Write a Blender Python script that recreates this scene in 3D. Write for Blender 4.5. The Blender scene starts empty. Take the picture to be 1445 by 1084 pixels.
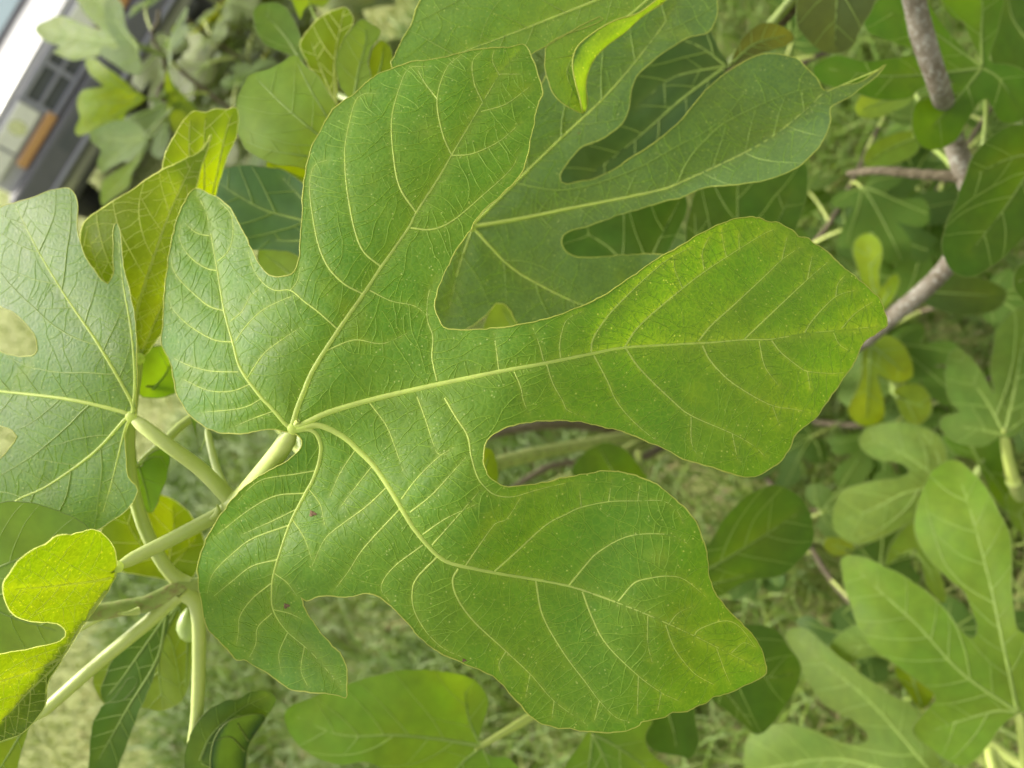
import bpy, math, random
import numpy as np
from mathutils import Vector, Matrix
from mathutils.geometry import delaunay_2d_cdt

rng = random.Random(7)
nrng = np.random.default_rng(11)
scene = bpy.context.scene
col = scene.collection

# ------------------------------------------------------------------ camera
FPX, CX, CY = 1092.0, 722.5, 542.0            # focal length and centre in photograph pixels
H = 1.45                                       # the phone is held 1.45 m above the lawn
TH, PH = math.radians(41), math.radians(30)    # pitch below the horizon, roll of the phone
_b = Vector((0, -math.cos(TH), math.sin(TH)))
_u = Vector((0, math.sin(TH), math.cos(TH)))
_r = Vector((1, 0, 0))
AX = -math.cos(PH) * _u + math.sin(PH) * _r
AY = math.sin(PH) * _u + math.cos(PH) * _r
AZ = _b
CAMP = Vector((0, 0, H))
cam_d = bpy.data.cameras.new('camera')
cam_d.sensor_width = 36.0
cam_d.lens = 36.0 * FPX / 1445.0
cam_d.clip_start = 0.02
cam_d.clip_end = 2000
cam_d.dof.use_dof = True
cam_d.dof.focus_distance = 0.305
cam_d.dof.aperture_fstop = 8.2
cam = bpy.data.objects.new('camera', cam_d)
col.objects.link(cam)
cam.matrix_world = Matrix((
    (AX.x, AY.x, AZ.x, CAMP.x), (AX.y, AY.y, AZ.y, CAMP.y), (AX.z, AY.z, AZ.z, CAMP.z), (0, 0, 0, 1)))
scene.camera = cam

# ------------------------------------------------------------------ light
SUN_EL, SUN_AZ = math.radians(48), math.radians(-24)   # high, ahead and to the left, behind thin cloud
world = bpy.data.worlds.new('World')
scene.world = world
world.use_nodes = True
wn = world.node_tree
bg = wn.nodes['Background']
sky = wn.nodes.new('ShaderNodeTexSky')
sky.sky_type = 'NISHITA'
sky.sun_disc = False
sky.sun_elevation = SUN_EL
sky.sun_rotation = SUN_AZ
sky.dust_density = 4.0
hs = wn.nodes.new('ShaderNodeHueSaturation')
hs.inputs['Saturation'].default_value = 0.22           # thin white cloud
wn.links.new(sky.outputs[0], hs.inputs['Color'])
warm = wn.nodes.new('ShaderNodeMix')
warm.data_type = 'RGBA'
warm.blend_type = 'MULTIPLY'
warm.inputs[0].default_value = 1.0
warm.inputs[7].default_value = (1.0, 0.975, 0.88, 1)    # the cloud is lit warm
wn.links.new(hs.outputs[0], warm.inputs[6])
wn.links.new(warm.outputs[2], bg.inputs[0])
bg.inputs[1].default_value = 0.12
sun_d = bpy.data.lights.new('sun', 'SUN')
sun_d.energy = 1.5
sun_d.angle = math.radians(14)
sun_d.color = (1, 0.94, 0.80)
sun = bpy.data.objects.new('sun', sun_d)
col.objects.link(sun)
sdir = Vector((math.sin(SUN_AZ) * math.cos(SUN_EL), math.cos(SUN_AZ) * math.cos(SUN_EL), math.sin(SUN_EL)))
sun.rotation_euler = sdir.to_track_quat('Z', 'Y').to_euler()
vs = scene.view_settings
vs.view_transform = 'Standard'
vs.look = 'None'
vs.gamma = 1
vs.use_curve_mapping = False
vs.exposure = 1.82
scene.cycles.max_bounces = 10
scene.cycles.transparent_max_bounces = 8
scene.cycles.transmission_bounces = 8
scene.cycles.diffuse_bounces = 6


# ------------------------------------------------------------------ helpers
def W(px, py, z):
    """the point z metres in front of the phone, on the sight line of a photograph position"""
    return CAMP + (AX * ((px - CX) / FPX) - AY * ((py - CY) / FPX) - AZ) * z


def pix(p):
    d = p - CAMP
    z = -d.dot(AZ)
    return CX + FPX * d.dot(AX) / z, CY - FPX * d.dot(AY) / z, z


def on_ground(px, py):
    d = AX * ((px - CX) / FPX) - AY * ((py - CY) / FPX) - AZ
    return CAMP + d * (-H / d.z)


def pts(s):
    return [tuple(float(v) for v in t.split(',')) for t in s.split()]


def tag(o, label=None, cat=None, group=None, kind=None):
    if label: o['label'] = label
    if cat: o['category'] = cat
    if group: o['group'] = group
    if kind: o['kind'] = kind
    return o


def empty(name, loc):
    o = bpy.data.objects.new(name, None)
    o.empty_display_size = 0.05
    o.location = loc
    col.objects.link(o)
    return o


def mesh_obj(name, verts, faces, mat, parent=None, origin=None, smooth=True):
    """one mesh object; verts are world positions, the origin is put where asked"""
    V = np.asarray(verts, dtype=float).reshape(-1, 3)
    o_ = Vector((0, 0, 0)) if origin is None else Vector(origin)
    me = bpy.data.meshes.new(name)
    me.from_pydata((V - np.array(o_)).tolist(), [], faces)
    me.materials.append(mat)
    if smooth:
        me.polygons.foreach_set('use_smooth', [True] * len(me.polygons))
    me.update()
    o = bpy.data.objects.new(name, me)
    col.objects.link(o)
    if parent is not None:
        o.parent = parent
        base = Vector((0, 0, 0))
        q = parent
        while q is not None:
            base += q.location
            q = q.parent
        o.location = o_ - base
    else:
        o.location = o_
    return o


def smooth_closed(p, step):
    P = np.array(p, float)
    n = len(P)
    out = []
    for i in range(n):
        a, b, c, d = P[i - 1], P[i], P[(i + 1) % n], P[(i + 2) % n]
        k = max(1, int(round(np.hypot(*(c - b)) / step)))
        for t in np.arange(k) / k:
            out.append(0.5 * (2 * b + (c - a) * t + (2 * a - 5 * b + 4 * c - d) * t * t + (3 * b - a - 3 * c + d) * t ** 3))
    return np.array(out)


def smooth_open(p, step):
    P = np.array(p, float)
    P = np.vstack([2 * P[0] - P[1], P, 2 * P[-1] - P[-2]])
    out = []
    for i in range(1, len(P) - 2):
        a, b, c, d = P[i - 1], P[i], P[i + 1], P[i + 2]
        k = max(1, int(round(np.linalg.norm(c - b) / step)))
        for t in np.arange(k) / k:
            out.append(0.5 * (2 * b + (c - a) * t + (2 * a - 5 * b + 4 * c - d) * t * t + (3 * b - a - 3 * c + d) * t ** 3))
    out.append(P[-2])
    return np.array(out)


class Tubes:
    """collects tapered tubes into one vertex and face list"""
    def __init__(self):
        self.v, self.f = [], []

    def add(self, P, R, sides=6, closed=False, cap=True, half=False):
        P = np.asarray(P, float)
        n = len(P)
        R = np.broadcast_to(np.asarray(R, float), (n,))
        if closed:
            T = np.roll(P, -1, 0) - np.roll(P, 1, 0)
        else:
            T = np.gradient(P, axis=0)
        T /= np.maximum(np.linalg.norm(T, axis=1), 1e-12)[:, None]
        ref = np.array(AZ) if abs(T[0] @ np.array(AZ)) < 0.95 else np.array(AX)
        nrm = ref - T * (T @ ref)[:, None]
        ln = np.linalg.norm(nrm, axis=1)
        bad = ln < 0.15
        if bad.any():
            ref2 = np.array(AX)
            nrm[bad] = ref2 - T[bad] * (T[bad] @ ref2)[:, None]
            ln = np.linalg.norm(nrm, axis=1)
        nrm /= np.maximum(ln, 1e-9)[:, None]
        bi = np.cross(T, nrm)
        base = len(self.v)
        for k in range(sides):
            a = 2 * math.pi * k / sides if not half else math.pi * (k / (sides - 1) - 0.5)
            ring = P + (nrm * math.cos(a) + bi * math.sin(a)) * R[:, None]
            self.v.extend(ring.tolist())
        m = n if closed else n - 1
        for k in range(sides if not half else sides - 1):
            k2 = (k + 1) % sides
            for i in range(m):
                j = (i + 1) % n
                self.f.append((base + k * n + i, base + k * n + j, base + k2 * n + j, base + k2 * n + i))
        if cap and not closed and not half:
            self.f.append(tuple(base + k * n for k in range(sides))[::-1])
            self.f.append(tuple(base + k * n + n - 1 for k in range(sides)))

    def build(self, name, mat, parent=None, origin=None):
        return mesh_obj(name, self.v, self.f, mat, parent, origin)


# ------------------------------------------------------------------ materials
class NT:
    def __init__(self, name):
        self.m = bpy.data.materials.new(name)
        self.m.use_nodes = True
        self.t = self.m.node_tree
        self.t.nodes.clear()
        self.out = self.n('OutputMaterial')

    def n(self, kind, **kw):
        nd = self.t.nodes.new('ShaderNode' + kind)
        for k, v in kw.items():
            if k in nd.inputs.keys():
                nd.inputs[k].default_value = v
            else:
                setattr(nd, k, v)
        return nd

    def l(self, a, b):
        self.t.links.new(a, b)

    def mix(self, fac, a, b, mode='MIX'):
        nd = self.t.nodes.new('ShaderNodeMix')
        nd.data_type = 'RGBA'
        nd.blend_type = mode
        for s, v in ((nd.inputs[0], fac), (nd.inputs[6], a), (nd.inputs[7], b)):
            if hasattr(v, 'links'):
                self.l(v, s)
            elif isinstance(v, (int, float)):
                s.default_value = v
            else:
                s.default_value = (*v, 1) if len(v) == 3 else v
        return nd.outputs[2]

    def math(self, op, a, b=0.0, clamp=False):
        nd = self.t.nodes.new('ShaderNodeMath')
        nd.operation = op
        nd.use_clamp = clamp
        for s, v in ((nd.inputs[0], a), (nd.inputs[1], b)):
            if hasattr(v, 'links'):
                self.l(v, s)
            else:
                s.default_value = v
        return nd.outputs[0]

    def ramp(self, fac, stops):
        nd = self.t.nodes.new('ShaderNodeValToRGB')
        e = nd.color_ramp.elements
        while len(e) < len(stops):
            e.new(0.5)
        for k, (p, c) in enumerate(stops):
            e[k].position = p
            e[k].color = (c, c, c, 1) if isinstance(c, (int, float)) else (*c, 1)
        self.l(fac, nd.inputs[0])
        return nd.outputs[0]

    def noise(self, vec, scale, detail=3, rough=0.55):
        nd = self.n('TexNoise')
        nd.inputs['Scale'].default_value = scale
        nd.inputs['Detail'].default_value = detail
        nd.inputs['Roughness'].default_value = rough
        self.l(vec, nd.inputs['Vector'])
        return nd.outputs['Fac']


def leaf_material(name, fine):
    s = NT(name)
    tc = s.n('TexCoord')
    oi = s.n('ObjectInfo')
    P = tc.outputs['Object']
    big = s.noise(P, 22, 3)
    mid = s.noise(P, 95, 4)
    c = oi.outputs['Color']
    hv = s.n('HueSaturation')
    s.l(c, hv.inputs['Color'])
    s.l(s.math('ADD', s.math('MULTIPLY', big, 0.05), 0.475), hv.inputs['Hue'])
    s.l(s.math('ADD', s.math('MULTIPLY', mid, 0.55), 0.72), hv.inputs['Value'])
    hv.inputs['Saturation'].default_value = 1.0
    base = hv.outputs[0]
    bumpsrc = mid
    va_ = s.n('Attribute', attribute_name='vein')
    base = s.mix(s.math('MULTIPLY', va_.outputs['Fac'], 0.36), base, (0.34, 0.42, 0.09))
    if fine:
        vo = s.n('TexVoronoi', feature='DISTANCE_TO_EDGE')
        vo.inputs['Scale'].default_value = 360
        wob = s.n('TexNoise')
        wob.inputs['Scale'].default_value = 300
        s.l(P, wob.inputs['Vector'])
        va = s.n('VectorMath', operation='MULTIPLY_ADD')
        s.l(wob.outputs['Color'], va.inputs[0])
        va.inputs[1].default_value = (0.0028, 0.0028, 0.0028)
        s.l(P, va.inputs[2])
        s.l(va.outputs[0], vo.inputs['Vector'])
        edge = s.ramp(vo.outputs['Distance'], [(0.0, 1.0), (0.10, 0.0)])
        base = s.mix(s.math('MULTIPLY', edge, 0.22), base, (0.24, 0.36, 0.05))
        # small pale glands and specks of dust
        vd = s.n('TexVoronoi', feature='F1')
        vd.inputs['Scale'].default_value = 480
        s.l(P, vd.inputs['Vector'])
        dot = s.ramp(vd.outputs['Distance'], [(0.10, 1.0), (0.20, 0.0)])
        pick = s.ramp(s.noise(P, 160, 2), [(0.44, 0.0), (0.60, 1.0)])
        base = s.mix(s.math('MULTIPLY', s.math('MULTIPLY', dot, pick), 0.6), base, (0.50, 0.58, 0.28))
        # few brown flecks
        vb = s.n('TexVoronoi', feature='F1')
        vb.inputs['Scale'].default_value = 46
        s.l(P, vb.inputs['Vector'])
        fl = s.ramp(vb.outputs['Distance'], [(0.02, 1.0), (0.055, 0.0)])
        fp = s.ramp(s.noise(P, 33, 1), [(0.58, 0.0), (0.62, 1.0)])
        base = s.mix(s.math('MULTIPLY', s.math('MULTIPLY', fl, fp), 0.7), base, (0.12, 0.06, 0.02))
        # patches of paler, yellowing blade
        yl = s.ramp(s.noise(P, 30, 2), [(0.66, 0.0), (0.78, 1.0)])
        base = s.mix(s.math('MULTIPLY', yl, 0.35), base, (0.22, 0.30, 0.02))
        bumpsrc = s.math('ADD', s.math('MULTIPLY', mid, 0.7), s.math('MULTIPLY', s.math('MINIMUM', vo.outputs['Distance'], 0.35), 1.6))
    b = s.n('Bump')
    b.inputs['Strength'].default_value = 0.22 if fine else 0.25
    b.inputs['Distance'].default_value = 0.0007
    s.l(bumpsrc, b.inputs['Height'])
    pr = s.n('BsdfPrincipled')
    s.l(base, pr.inputs['Base Color'])
    rg = s.math('ADD', s.math('MULTIPLY', mid, 0.22), 0.42)
    s.l(rg, pr.inputs['Roughness'])
    pr.inputs['Specular IOR Level'].default_value = 0.27 if fine else 0.20
    s.l(b.outputs[0], pr.inputs['Normal'])
    tr = s.n('BsdfTranslucent')
    tcol = s.mix(1.0, base, (2.15, 1.75, 0.06), 'MULTIPLY')
    s.l(tcol, tr.inputs['Color'])
    s.l(b.outputs[0], tr.inputs['Normal'])
    mx = s.n('MixShader')
    mx.inputs[0].default_value = 0.50
    s.l(pr.outputs[0], mx.inputs[1])
    s.l(tr.outputs[0], mx.inputs[2])
    s.l(mx.outputs[0], s.out.inputs['Surface'])
    return s.m


def vein_material(name, c, tl=0.3, rough=0.5):
    s = NT(name)
    tc = s.n('TexCoord')
    nz = s.noise(tc.outputs['Object'], 120, 3)
    cc = s.mix(nz, tuple(v * 0.8 for v in c), tuple(min(1, v * 1.15) for v in c))
    pr = s.n('BsdfPrincipled')
    s.l(cc, pr.inputs['Base Color'])
    pr.inputs['Roughness'].default_value = rough
    tr = s.n('BsdfTranslucent')
    s.l(cc, tr.inputs['Color'])
    mx = s.n('MixShader')
    mx.inputs[0].default_value = tl
    s.l(pr.outputs[0], mx.inputs[1])
    s.l(tr.outputs[0], mx.inputs[2])
    s.l(mx.outputs[0], s.out.inputs['Surface'])
    return s.m


def petiole_material(name, ca, cb):
    s = NT(name)
    tc = s.n('TexCoord')
    P = tc.outputs['Object']
    n1 = s.noise(P, 60, 4)
    n2 = s.noise(P, 420, 3)
    c = s.mix(n1, ca, cb)
    sp = s.ramp(n2, [(0.62, 0.0), (0.72, 1.0)])
    c = s.mix(s.math('MULTIPLY', sp, 0.3), c, (0.55, 0.55, 0.25))
    pr = s.n('BsdfPrincipled')
    s.l(c, pr.inputs['Base Color'])
    pr.inputs['Roughness'].default_value = 0.45
    pr.inputs['Subsurface Weight'].default_value = 0.25
    pr.inputs['Subsurface Radius'].default_value = (0.004, 0.004, 0.001)
    b = s.n('Bump')
    b.inputs['Strength'].default_value = 0.3
    b.inputs['Distance'].default_value = 0.0005
    s.l(n2, b.inputs['Height'])
    s.l(b.outputs[0], pr.inputs['Normal'])
    s.l(pr.outputs[0], s.out.inputs['Surface'])
    return s.m


def bark_material(name, a, b_, lichen):
    s = NT(name)
    tc = s.n('TexCoord')
    P = tc.outputs['Object']
    n1 = s.noise(P, 45, 5)
    n2 = s.noise(P, 210, 5, 0.65)
    c = s.mix(s.ramp(n1, [(0.35, 0.0), (0.65, 1.0)]), a, b_)
    c = s.mix(s.ramp(n2, [(0.50, 0.0), (0.68, 1.0)]), c, lichen)
    pr = s.n('BsdfPrincipled')
    s.l(c, pr.inputs['Base Color'])
    pr.inputs['Roughness'].default_value = 0.85
    bp = s.n('Bump')
    bp.inputs['Strength'].default_value = 0.7
    bp.inputs['Distance'].default_value = 0.002
    s.l(n2, bp.inputs['Height'])
    s.l(bp.outputs[0], pr.inputs['Normal'])
    s.l(pr.outputs[0], s.out.inputs['Surface'])
    return s.m


def plain(name, c, rough=0.5, metal=0.0, coat=0.0, dirt=0.12, scale=9.0, spec=0.5):
    s = NT(name)
    tc = s.n('TexCoord')
    nz = s.noise(tc.outputs['Object'], scale, 5, 0.65)
    cc = s.mix(nz, tuple(v * (1 - dirt) for v in c), tuple(min(1, v * (1 + dirt)) for v in c))
    pr = s.n('BsdfPrincipled')
    s.l(cc, pr.inputs['Base Color'])
    s.l(s.math('ADD', s.math('MULTIPLY', nz, 0.2), rough - 0.1), pr.inputs['Roughness'])
    pr.inputs['Metallic'].default_value = metal
    pr.inputs['Coat Weight'].default_value = coat
    pr.inputs['Specular IOR Level'].default_value = spec
    s.l(pr.outputs[0], s.out.inputs['Surface'])
    return s.m


def glass_material(name, c, rough=0.03):
    s = NT(name)
    pr = s.n('BsdfPrincipled')
    tc = s.n('TexCoord')
    nz = s.noise(tc.outputs['Object'], 4, 3)
    s.l(s.mix(nz, c, tuple(v * 1.2 for v in c)), pr.inputs['Base Color'])
    pr.inputs['Roughness'].default_value = rough
    pr.inputs['Specular IOR Level'].default_value = 0.8
    pr.inputs['Coat Weight'].default_value = 1.0
    s.l(pr.outputs[0], s.out.inputs['Surface'])
    return s.m


def ground_material():
    s = NT('lawn_soil')
    tc = s.n('TexCoord')
    P = tc.outputs['Object']
    n1 = s.noise(P, 1.7, 5)
    n2 = s.noise(P, 14, 6, 0.65)
    n3 = s.noise(P, 120, 5, 0.7)
    g = s.mix(n2, (0.13, 0.16, 0.035), (0.23, 0.25, 0.08))
    d = s.mix(n3, (0.08, 0.055, 0.032), (0.24, 0.19, 0.115))
    f = s.ramp(s.math('ADD', s.math('MULTIPLY', n1, 0.5), s.math('MULTIPLY', n2, 0.5)), [(0.55, 0.0), (0.70, 1.0)])
    c = s.mix(f, g, d)
    pr = s.n('BsdfPrincipled')
    s.l(c, pr.inputs['Base Color'])
    pr.inputs['Roughness'].default_value = 0.95
    b = s.n('Bump')
    b.inputs['Strength'].default_value = 0.8
    b.inputs['Distance'].default_value = 0.02
    s.l(s.math('ADD', n2, s.math('MULTIPLY', n3, 0.5)), b.inputs['Height'])
    s.l(b.outputs[0], pr.inputs['Normal'])
    s.l(pr.outputs[0], s.out.inputs['Surface'])
    return s.m


def blade_material(name, stops, tl):
    """grass: every blade has its own tint, stored as one number per blade"""
    s = NT(name)
    at = s.n('Attribute', attribute_name='tint')
    nd = s.n('ValToRGB')
    e = nd.color_ramp.elements
    while len(e) < len(stops):
        e.new(0.5)
    for k, (p, c) in enumerate(stops):
        e[k].position = p
        e[k].color = (*c, 1)
    s.l(at.outputs['Fac'], nd.inputs[0])
    pr = s.n('BsdfPrincipled')
    s.l(nd.outputs[0], pr.inputs['Base Color'])
    pr.inputs['Roughness'].default_value = 0.55
    tr = s.n('BsdfTranslucent')
    s.l(nd.outputs[0], tr.inputs['Color'])
    mx = s.n('MixShader')
    mx.inputs[0].default_value = tl
    s.l(pr.outputs[0], mx.inputs[1])
    s.l(tr.outputs[0], mx.inputs[2])
    s.l(mx.outputs[0], s.out.inputs['Surface'])
    return s.m


M_LEAF = leaf_material('fig_leaf', True)
M_LEAFB = leaf_material('fig_leaf_plain', False)
M_VEIN = vein_material('leaf_vein', (0.74, 0.84, 0.24), 0.68)
M_FINE = vein_material('leaf_veinlet', (0.36, 0.54, 0.07), 0.68)
M_VEINGLOW = vein_material('leaf_vein_underside_glow', (0.95, 1.0, 0.50), 0.88)  # pale underside veins, colour brightened to look lit through from behind
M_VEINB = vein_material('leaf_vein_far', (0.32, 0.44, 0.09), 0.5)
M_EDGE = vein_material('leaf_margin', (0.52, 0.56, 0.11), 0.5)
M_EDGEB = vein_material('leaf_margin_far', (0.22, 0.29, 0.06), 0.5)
M_PET = petiole_material('petiole_skin', (0.31, 0.39, 0.085), (0.46, 0.51, 0.15))
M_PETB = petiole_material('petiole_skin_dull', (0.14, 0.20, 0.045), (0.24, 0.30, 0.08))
M_SCAR = bark_material('leaf_scar', (0.07, 0.035, 0.012), (0.12, 0.065, 0.025), (0.17, 0.11, 0.05))
M_BARK = bark_material('grey_fig_bark', (0.095, 0.075, 0.05), (0.17, 0.15, 0.12), (0.28, 0.275, 0.245))
M_TWIG = bark_material('green_brown_twig', (0.20, 0.26, 0.06), (0.33, 0.39, 0.11), (0.24, 0.19, 0.08))
M_DARK = bark_material('dark_twig_bark', (0.055, 0.042, 0.022), (0.10, 0.08, 0.045), (0.15, 0.125, 0.085))

# ------------------------------------------------------------------ ground
g = 600.0
ground = mesh_obj('ground', [(-g, -g, 0), (g, -g, 0), (g, g, 0), (-g, g, 0)], [(0, 1, 2, 3)], ground_material(), smooth=False)
tag(ground, 'dry mown lawn with bare brown patches under the fig tree', 'ground', kind='structure')


def blades(name, n, sampler, hgt, wid, lean, mat, seed):
    r = np.random.default_rng(seed)
    xy = sampler(r, n)
    n = len(xy)
    dist = np.hypot(xy[:, 0], xy[:, 1])
    h = r.uniform(*hgt, n) * r.uniform(0.6, 1.25, n)
    w = r.uniform(*wid, n) * np.clip(dist / 2.0, 1.0, 3.0)
    a = r.uniform(0, 2 * math.pi, n)
    ln = r.uniform(*lean, n) * h
    ld = r.uniform(0, 2 * math.pi, n)
    side = np.stack([np.cos(a), np.sin(a), np.zeros(n)], 1)
    ldv = np.stack([np.cos(ld), np.sin(ld), np.zeros(n)], 1)
    b0 = np.concatenate([xy, np.full((n, 1), -0.004)], 1)
    up = np.zeros((n, 3))
    up[:, 2] = 1
    m1 = b0 + up * (h * 0.45)[:, None] + ldv * (ln * 0.22)[:, None]
    m2 = b0 + up * (h * 0.80)[:, None] + ldv * (ln * 0.60)[:, None]
    tp = b0 + up * np.maximum(h * (1.0 - 0.25 * (ln / h) ** 2), h * 0.45)[:, None] + ldv * ln[:, None]
    V = np.stack([b0 - side * w[:, None] * .5, b0 + side * w[:, None] * .5,
                  m1 - side * w[:, None] * .45, m1 + side * w[:, None] * .45,
                  m2 - side * w[:, None] * .3, m2 + side * w[:, None] * .3, tp], 1).reshape(-1, 3)
    idx = (np.arange(n) * 7)[:, None]
    T = np.concatenate([idx + np.array([[0, 1, 3]]), idx + np.array([[0, 3, 2]]), idx + np.array([[2, 3, 5]]),
                        idx + np.array([[2, 5, 4]]), idx + np.array([[4, 5, 6]])], 1).reshape(-1, 3)
    me = bpy.data.meshes.new(name)
    me.vertices.add(len(V))
    me.vertices.foreach_set('co', V.ravel())
    me.loops.add(T.size)
    me.loops.foreach_set('vertex_index', T.ravel().astype(np.int32))
    me.polygons.add(len(T))
    me.polygons.foreach_set('loop_start', (np.arange(len(T)) * 3).astype(np.int32))
    me.polygons.foreach_set('loop_total', np.full(len(T), 3, np.int32))
    me.update(calc_edges=True)
    at = me.attributes.new('tint', 'FLOAT', 'POINT')
    patch = 0.5 + 0.25 * np.sin(xy[:, 0] * 5.1 + 1.3 * np.sin(xy[:, 1] * 3.7)) + 0.25 * np.sin(xy[:, 1] * 4.3 + xy[:, 0] * 2.2)
    tint = np.clip(0.55 * r.uniform(0, 1, n) + 0.45 * patch, 0, 1)
    at.data.foreach_set('value', np.repeat(tint, 7).astype(np.float32))
    me.materials.append(mat)
    me.validate()
    o = bpy.data.objects.new(name, me)
    col.objects.link(o)
    return o


def near_xy(r, n):
    x = r.uniform(-1.7, 2.4, n)
    y = r.uniform(-0.5, 3.4, n)
    k = 0.5 + 0.5 * np.sin(x * 3.1 + 2 * np.sin(y * 2.3)) * np.sin(y * 2.9 + 0.7)
    keep = r.uniform(0, 1, n) < 0.25 + 0.75 * k
    return np.stack([x, y], 1)[keep]


def far_xy(r, n):
    y = 1.0 * 22.0 ** r.uniform(0, 1, n)
    x = r.uniform(-1.3, 0.8, n) * (y * 0.8 + 2.2)
    return np.stack([x, y], 1)


GRASS = blade_material('grass_blade', [(0.0, (0.055, 0.11, 0.012)), (0.5, (0.12, 0.205, 0.02)), (0.82, (0.20, 0.27, 0.04)), (1.0, (0.36, 0.32, 0.13))], 0.35)
LAWN = blade_material('lawn_blade', [(0.0, (0.09, 0.145, 0.02)), (0.5, (0.17, 0.22, 0.04)), (0.85, (0.25, 0.27, 0.08)), (1.0, (0.36, 0.33, 0.14))], 0.3)
STRAW = blade_material('dry_straw_blade', [(0.0, (0.14, 0.09, 0.05)), (0.5, (0.30, 0.23, 0.12)), (1.0, (0.48, 0.40, 0.24))], 0.15)
tag(blades('grass', 110000, near_xy, (0.05, 0.19), (0.003, 0.0065), (0.3, 1.5), GRASS, 3), 'long green grass growing around the fig stems', 'grass', kind='stuff')
tag(blades('lawn_grass', 170000, far_xy, (0.02, 0.055), (0.003, 0.006), (0.3, 1.2), LAWN, 4), 'short patchy lawn grass between the fig tree and the car', 'grass', kind='stuff')
tag(blades('dry_straw', 16000, near_xy, (0.01, 0.06), (0.002, 0.005), (1.5, 3.5), STRAW, 5), 'dry brown straw lying among the long grass', 'straw', kind='stuff')


# ------------------------------------------------------------------ leaves
def fill_mask(poly, x0, y0, w, h):
    m = np.zeros((h, w), bool)
    P = poly - np.array([x0, y0])
    A, B = P, np.roll(P, -1, 0)
    for r in range(h):
        y = r + 0.5
        c = ((A[:, 1] <= y) & (B[:, 1] > y)) | ((B[:, 1] <= y) & (A[:, 1] > y))
        if not c.any():
            continue
        a, b = A[c], B[c]
        xs = np.sort(a[:, 0] + (y - a[:, 1]) * (b[:, 0] - a[:, 0]) / (b[:, 1] - a[:, 1]))
        for k in range(0, len(xs) - 1, 2):
            i0, i1 = max(0, int(math.ceil(xs[k] - 0.5))), min(w, int(math.floor(xs[k + 1] - 0.5)) + 1)
            if i1 > i0:
                m[r, i0:i1] = True
    return m


def near_dist(Q, S):
    if len(S) == 0:
        return np.full(len(Q), 1e3)
    out = np.empty(len(Q))
    for i in range(0, len(Q), 1500):
        d = ((Q[i:i + 1500, None, :] - S[None]) ** 2).sum(2)
        out[i:i + 1500] = np.sqrt(d.min(1))
    return out


def Wn(Q, z):
    """many picture positions with depths to world points"""
    ax, ay, az = np.array(AX), np.array(AY), np.array(AZ)
    d = ((Q[:, :1] - CX) / FPX) * ax - ((Q[:, 1:] - CY) / FPX) * ay - az
    return np.array(CAMP) + d * np.asarray(z)[:, None]


class Raster:
    def __init__(self, poly):
        self.x0, self.y0 = np.floor(poly.min(0)).astype(int) - 2
        x1, y1 = np.ceil(poly.max(0)).astype(int) + 3
        self.w, self.h = int(x1 - self.x0), int(y1 - self.y0)
        self.inside = fill_mask(poly, self.x0, self.y0, self.w, self.h)
        self.id = np.zeros((self.h, self.w), np.int32)

    def cell(self, p):
        i, j = int(p[0] - self.x0), int(p[1] - self.y0)
        if 0 <= i < self.w and 0 <= j < self.h:
            return j, i
        return None

    def isin(self, p):
        c = self.cell(p)
        return c is not None and self.inside[c]

    def stamp(self, P, vid):
        for a, b in zip(P[:-1], P[1:]):
            k = int(np.hypot(*(b - a))) + 1
            for t in np.linspace(0, 1, k + 1):
                c = self.cell(a + (b - a) * t)
                if c is None:
                    continue
                j, i = c
                for jj in (j - 1, j, j + 1):
                    for ii in (i - 1, i, i + 1):
                        if 0 <= jj < self.h and 0 <= ii < self.w and self.id[jj, ii] == 0:
                            self.id[jj, ii] = vid

    def march(self, p, d, vid, parent, maxlen, step, turn, jit, r, cross_ok=0):
        P = [np.array(p, float)]
        a = math.atan2(d[1], d[0])
        L = 0
        while L < maxlen:
            a += turn * step + r.gauss(0, jit)
            q = P[-1] + step * np.array([math.cos(a), math.sin(a)])
            c = self.cell(q)
            if c is None or not self.inside[c]:
                break
            hit = self.id[c]
            P.append(q)
            L += step
            if hit and hit != vid and L > 2.5 * step and not (hit == parent and L < 5 * step):
                break
        return np.array(P)


def surf_fn(base, zp, wave, extra=None):
    bx, by = base
    z0, gx, gy, qx, qy, qxy = zp
    ph = (bx * 0.013 + by * 0.029)

    def F(Q):
        u, v = (Q[:, 0] - bx) / 100, (Q[:, 1] - by) / 100
        k = 1 + gx * u + gy * v + qx * u * u + qy * v * v + qxy * u * v
        k = k + wave * (np.sin(2.3 * u + ph + 0.8 * np.sin(1.7 * v)) + np.sin(2.9 * v + 2 * ph + 0.7 * np.sin(2.1 * u))) * 0.5
        if extra is not None:
            k = k + extra(Q)
        return z0 * k
    return F


def curve3(P, n=14):
    """smooth world path through a few points"""
    q = smooth_open([tuple(p) for p in P], max(0.002, sum((Vector(P[i + 1]) - Vector(P[i])).length for i in range(len(P) - 1)) / n))
    return q


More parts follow.
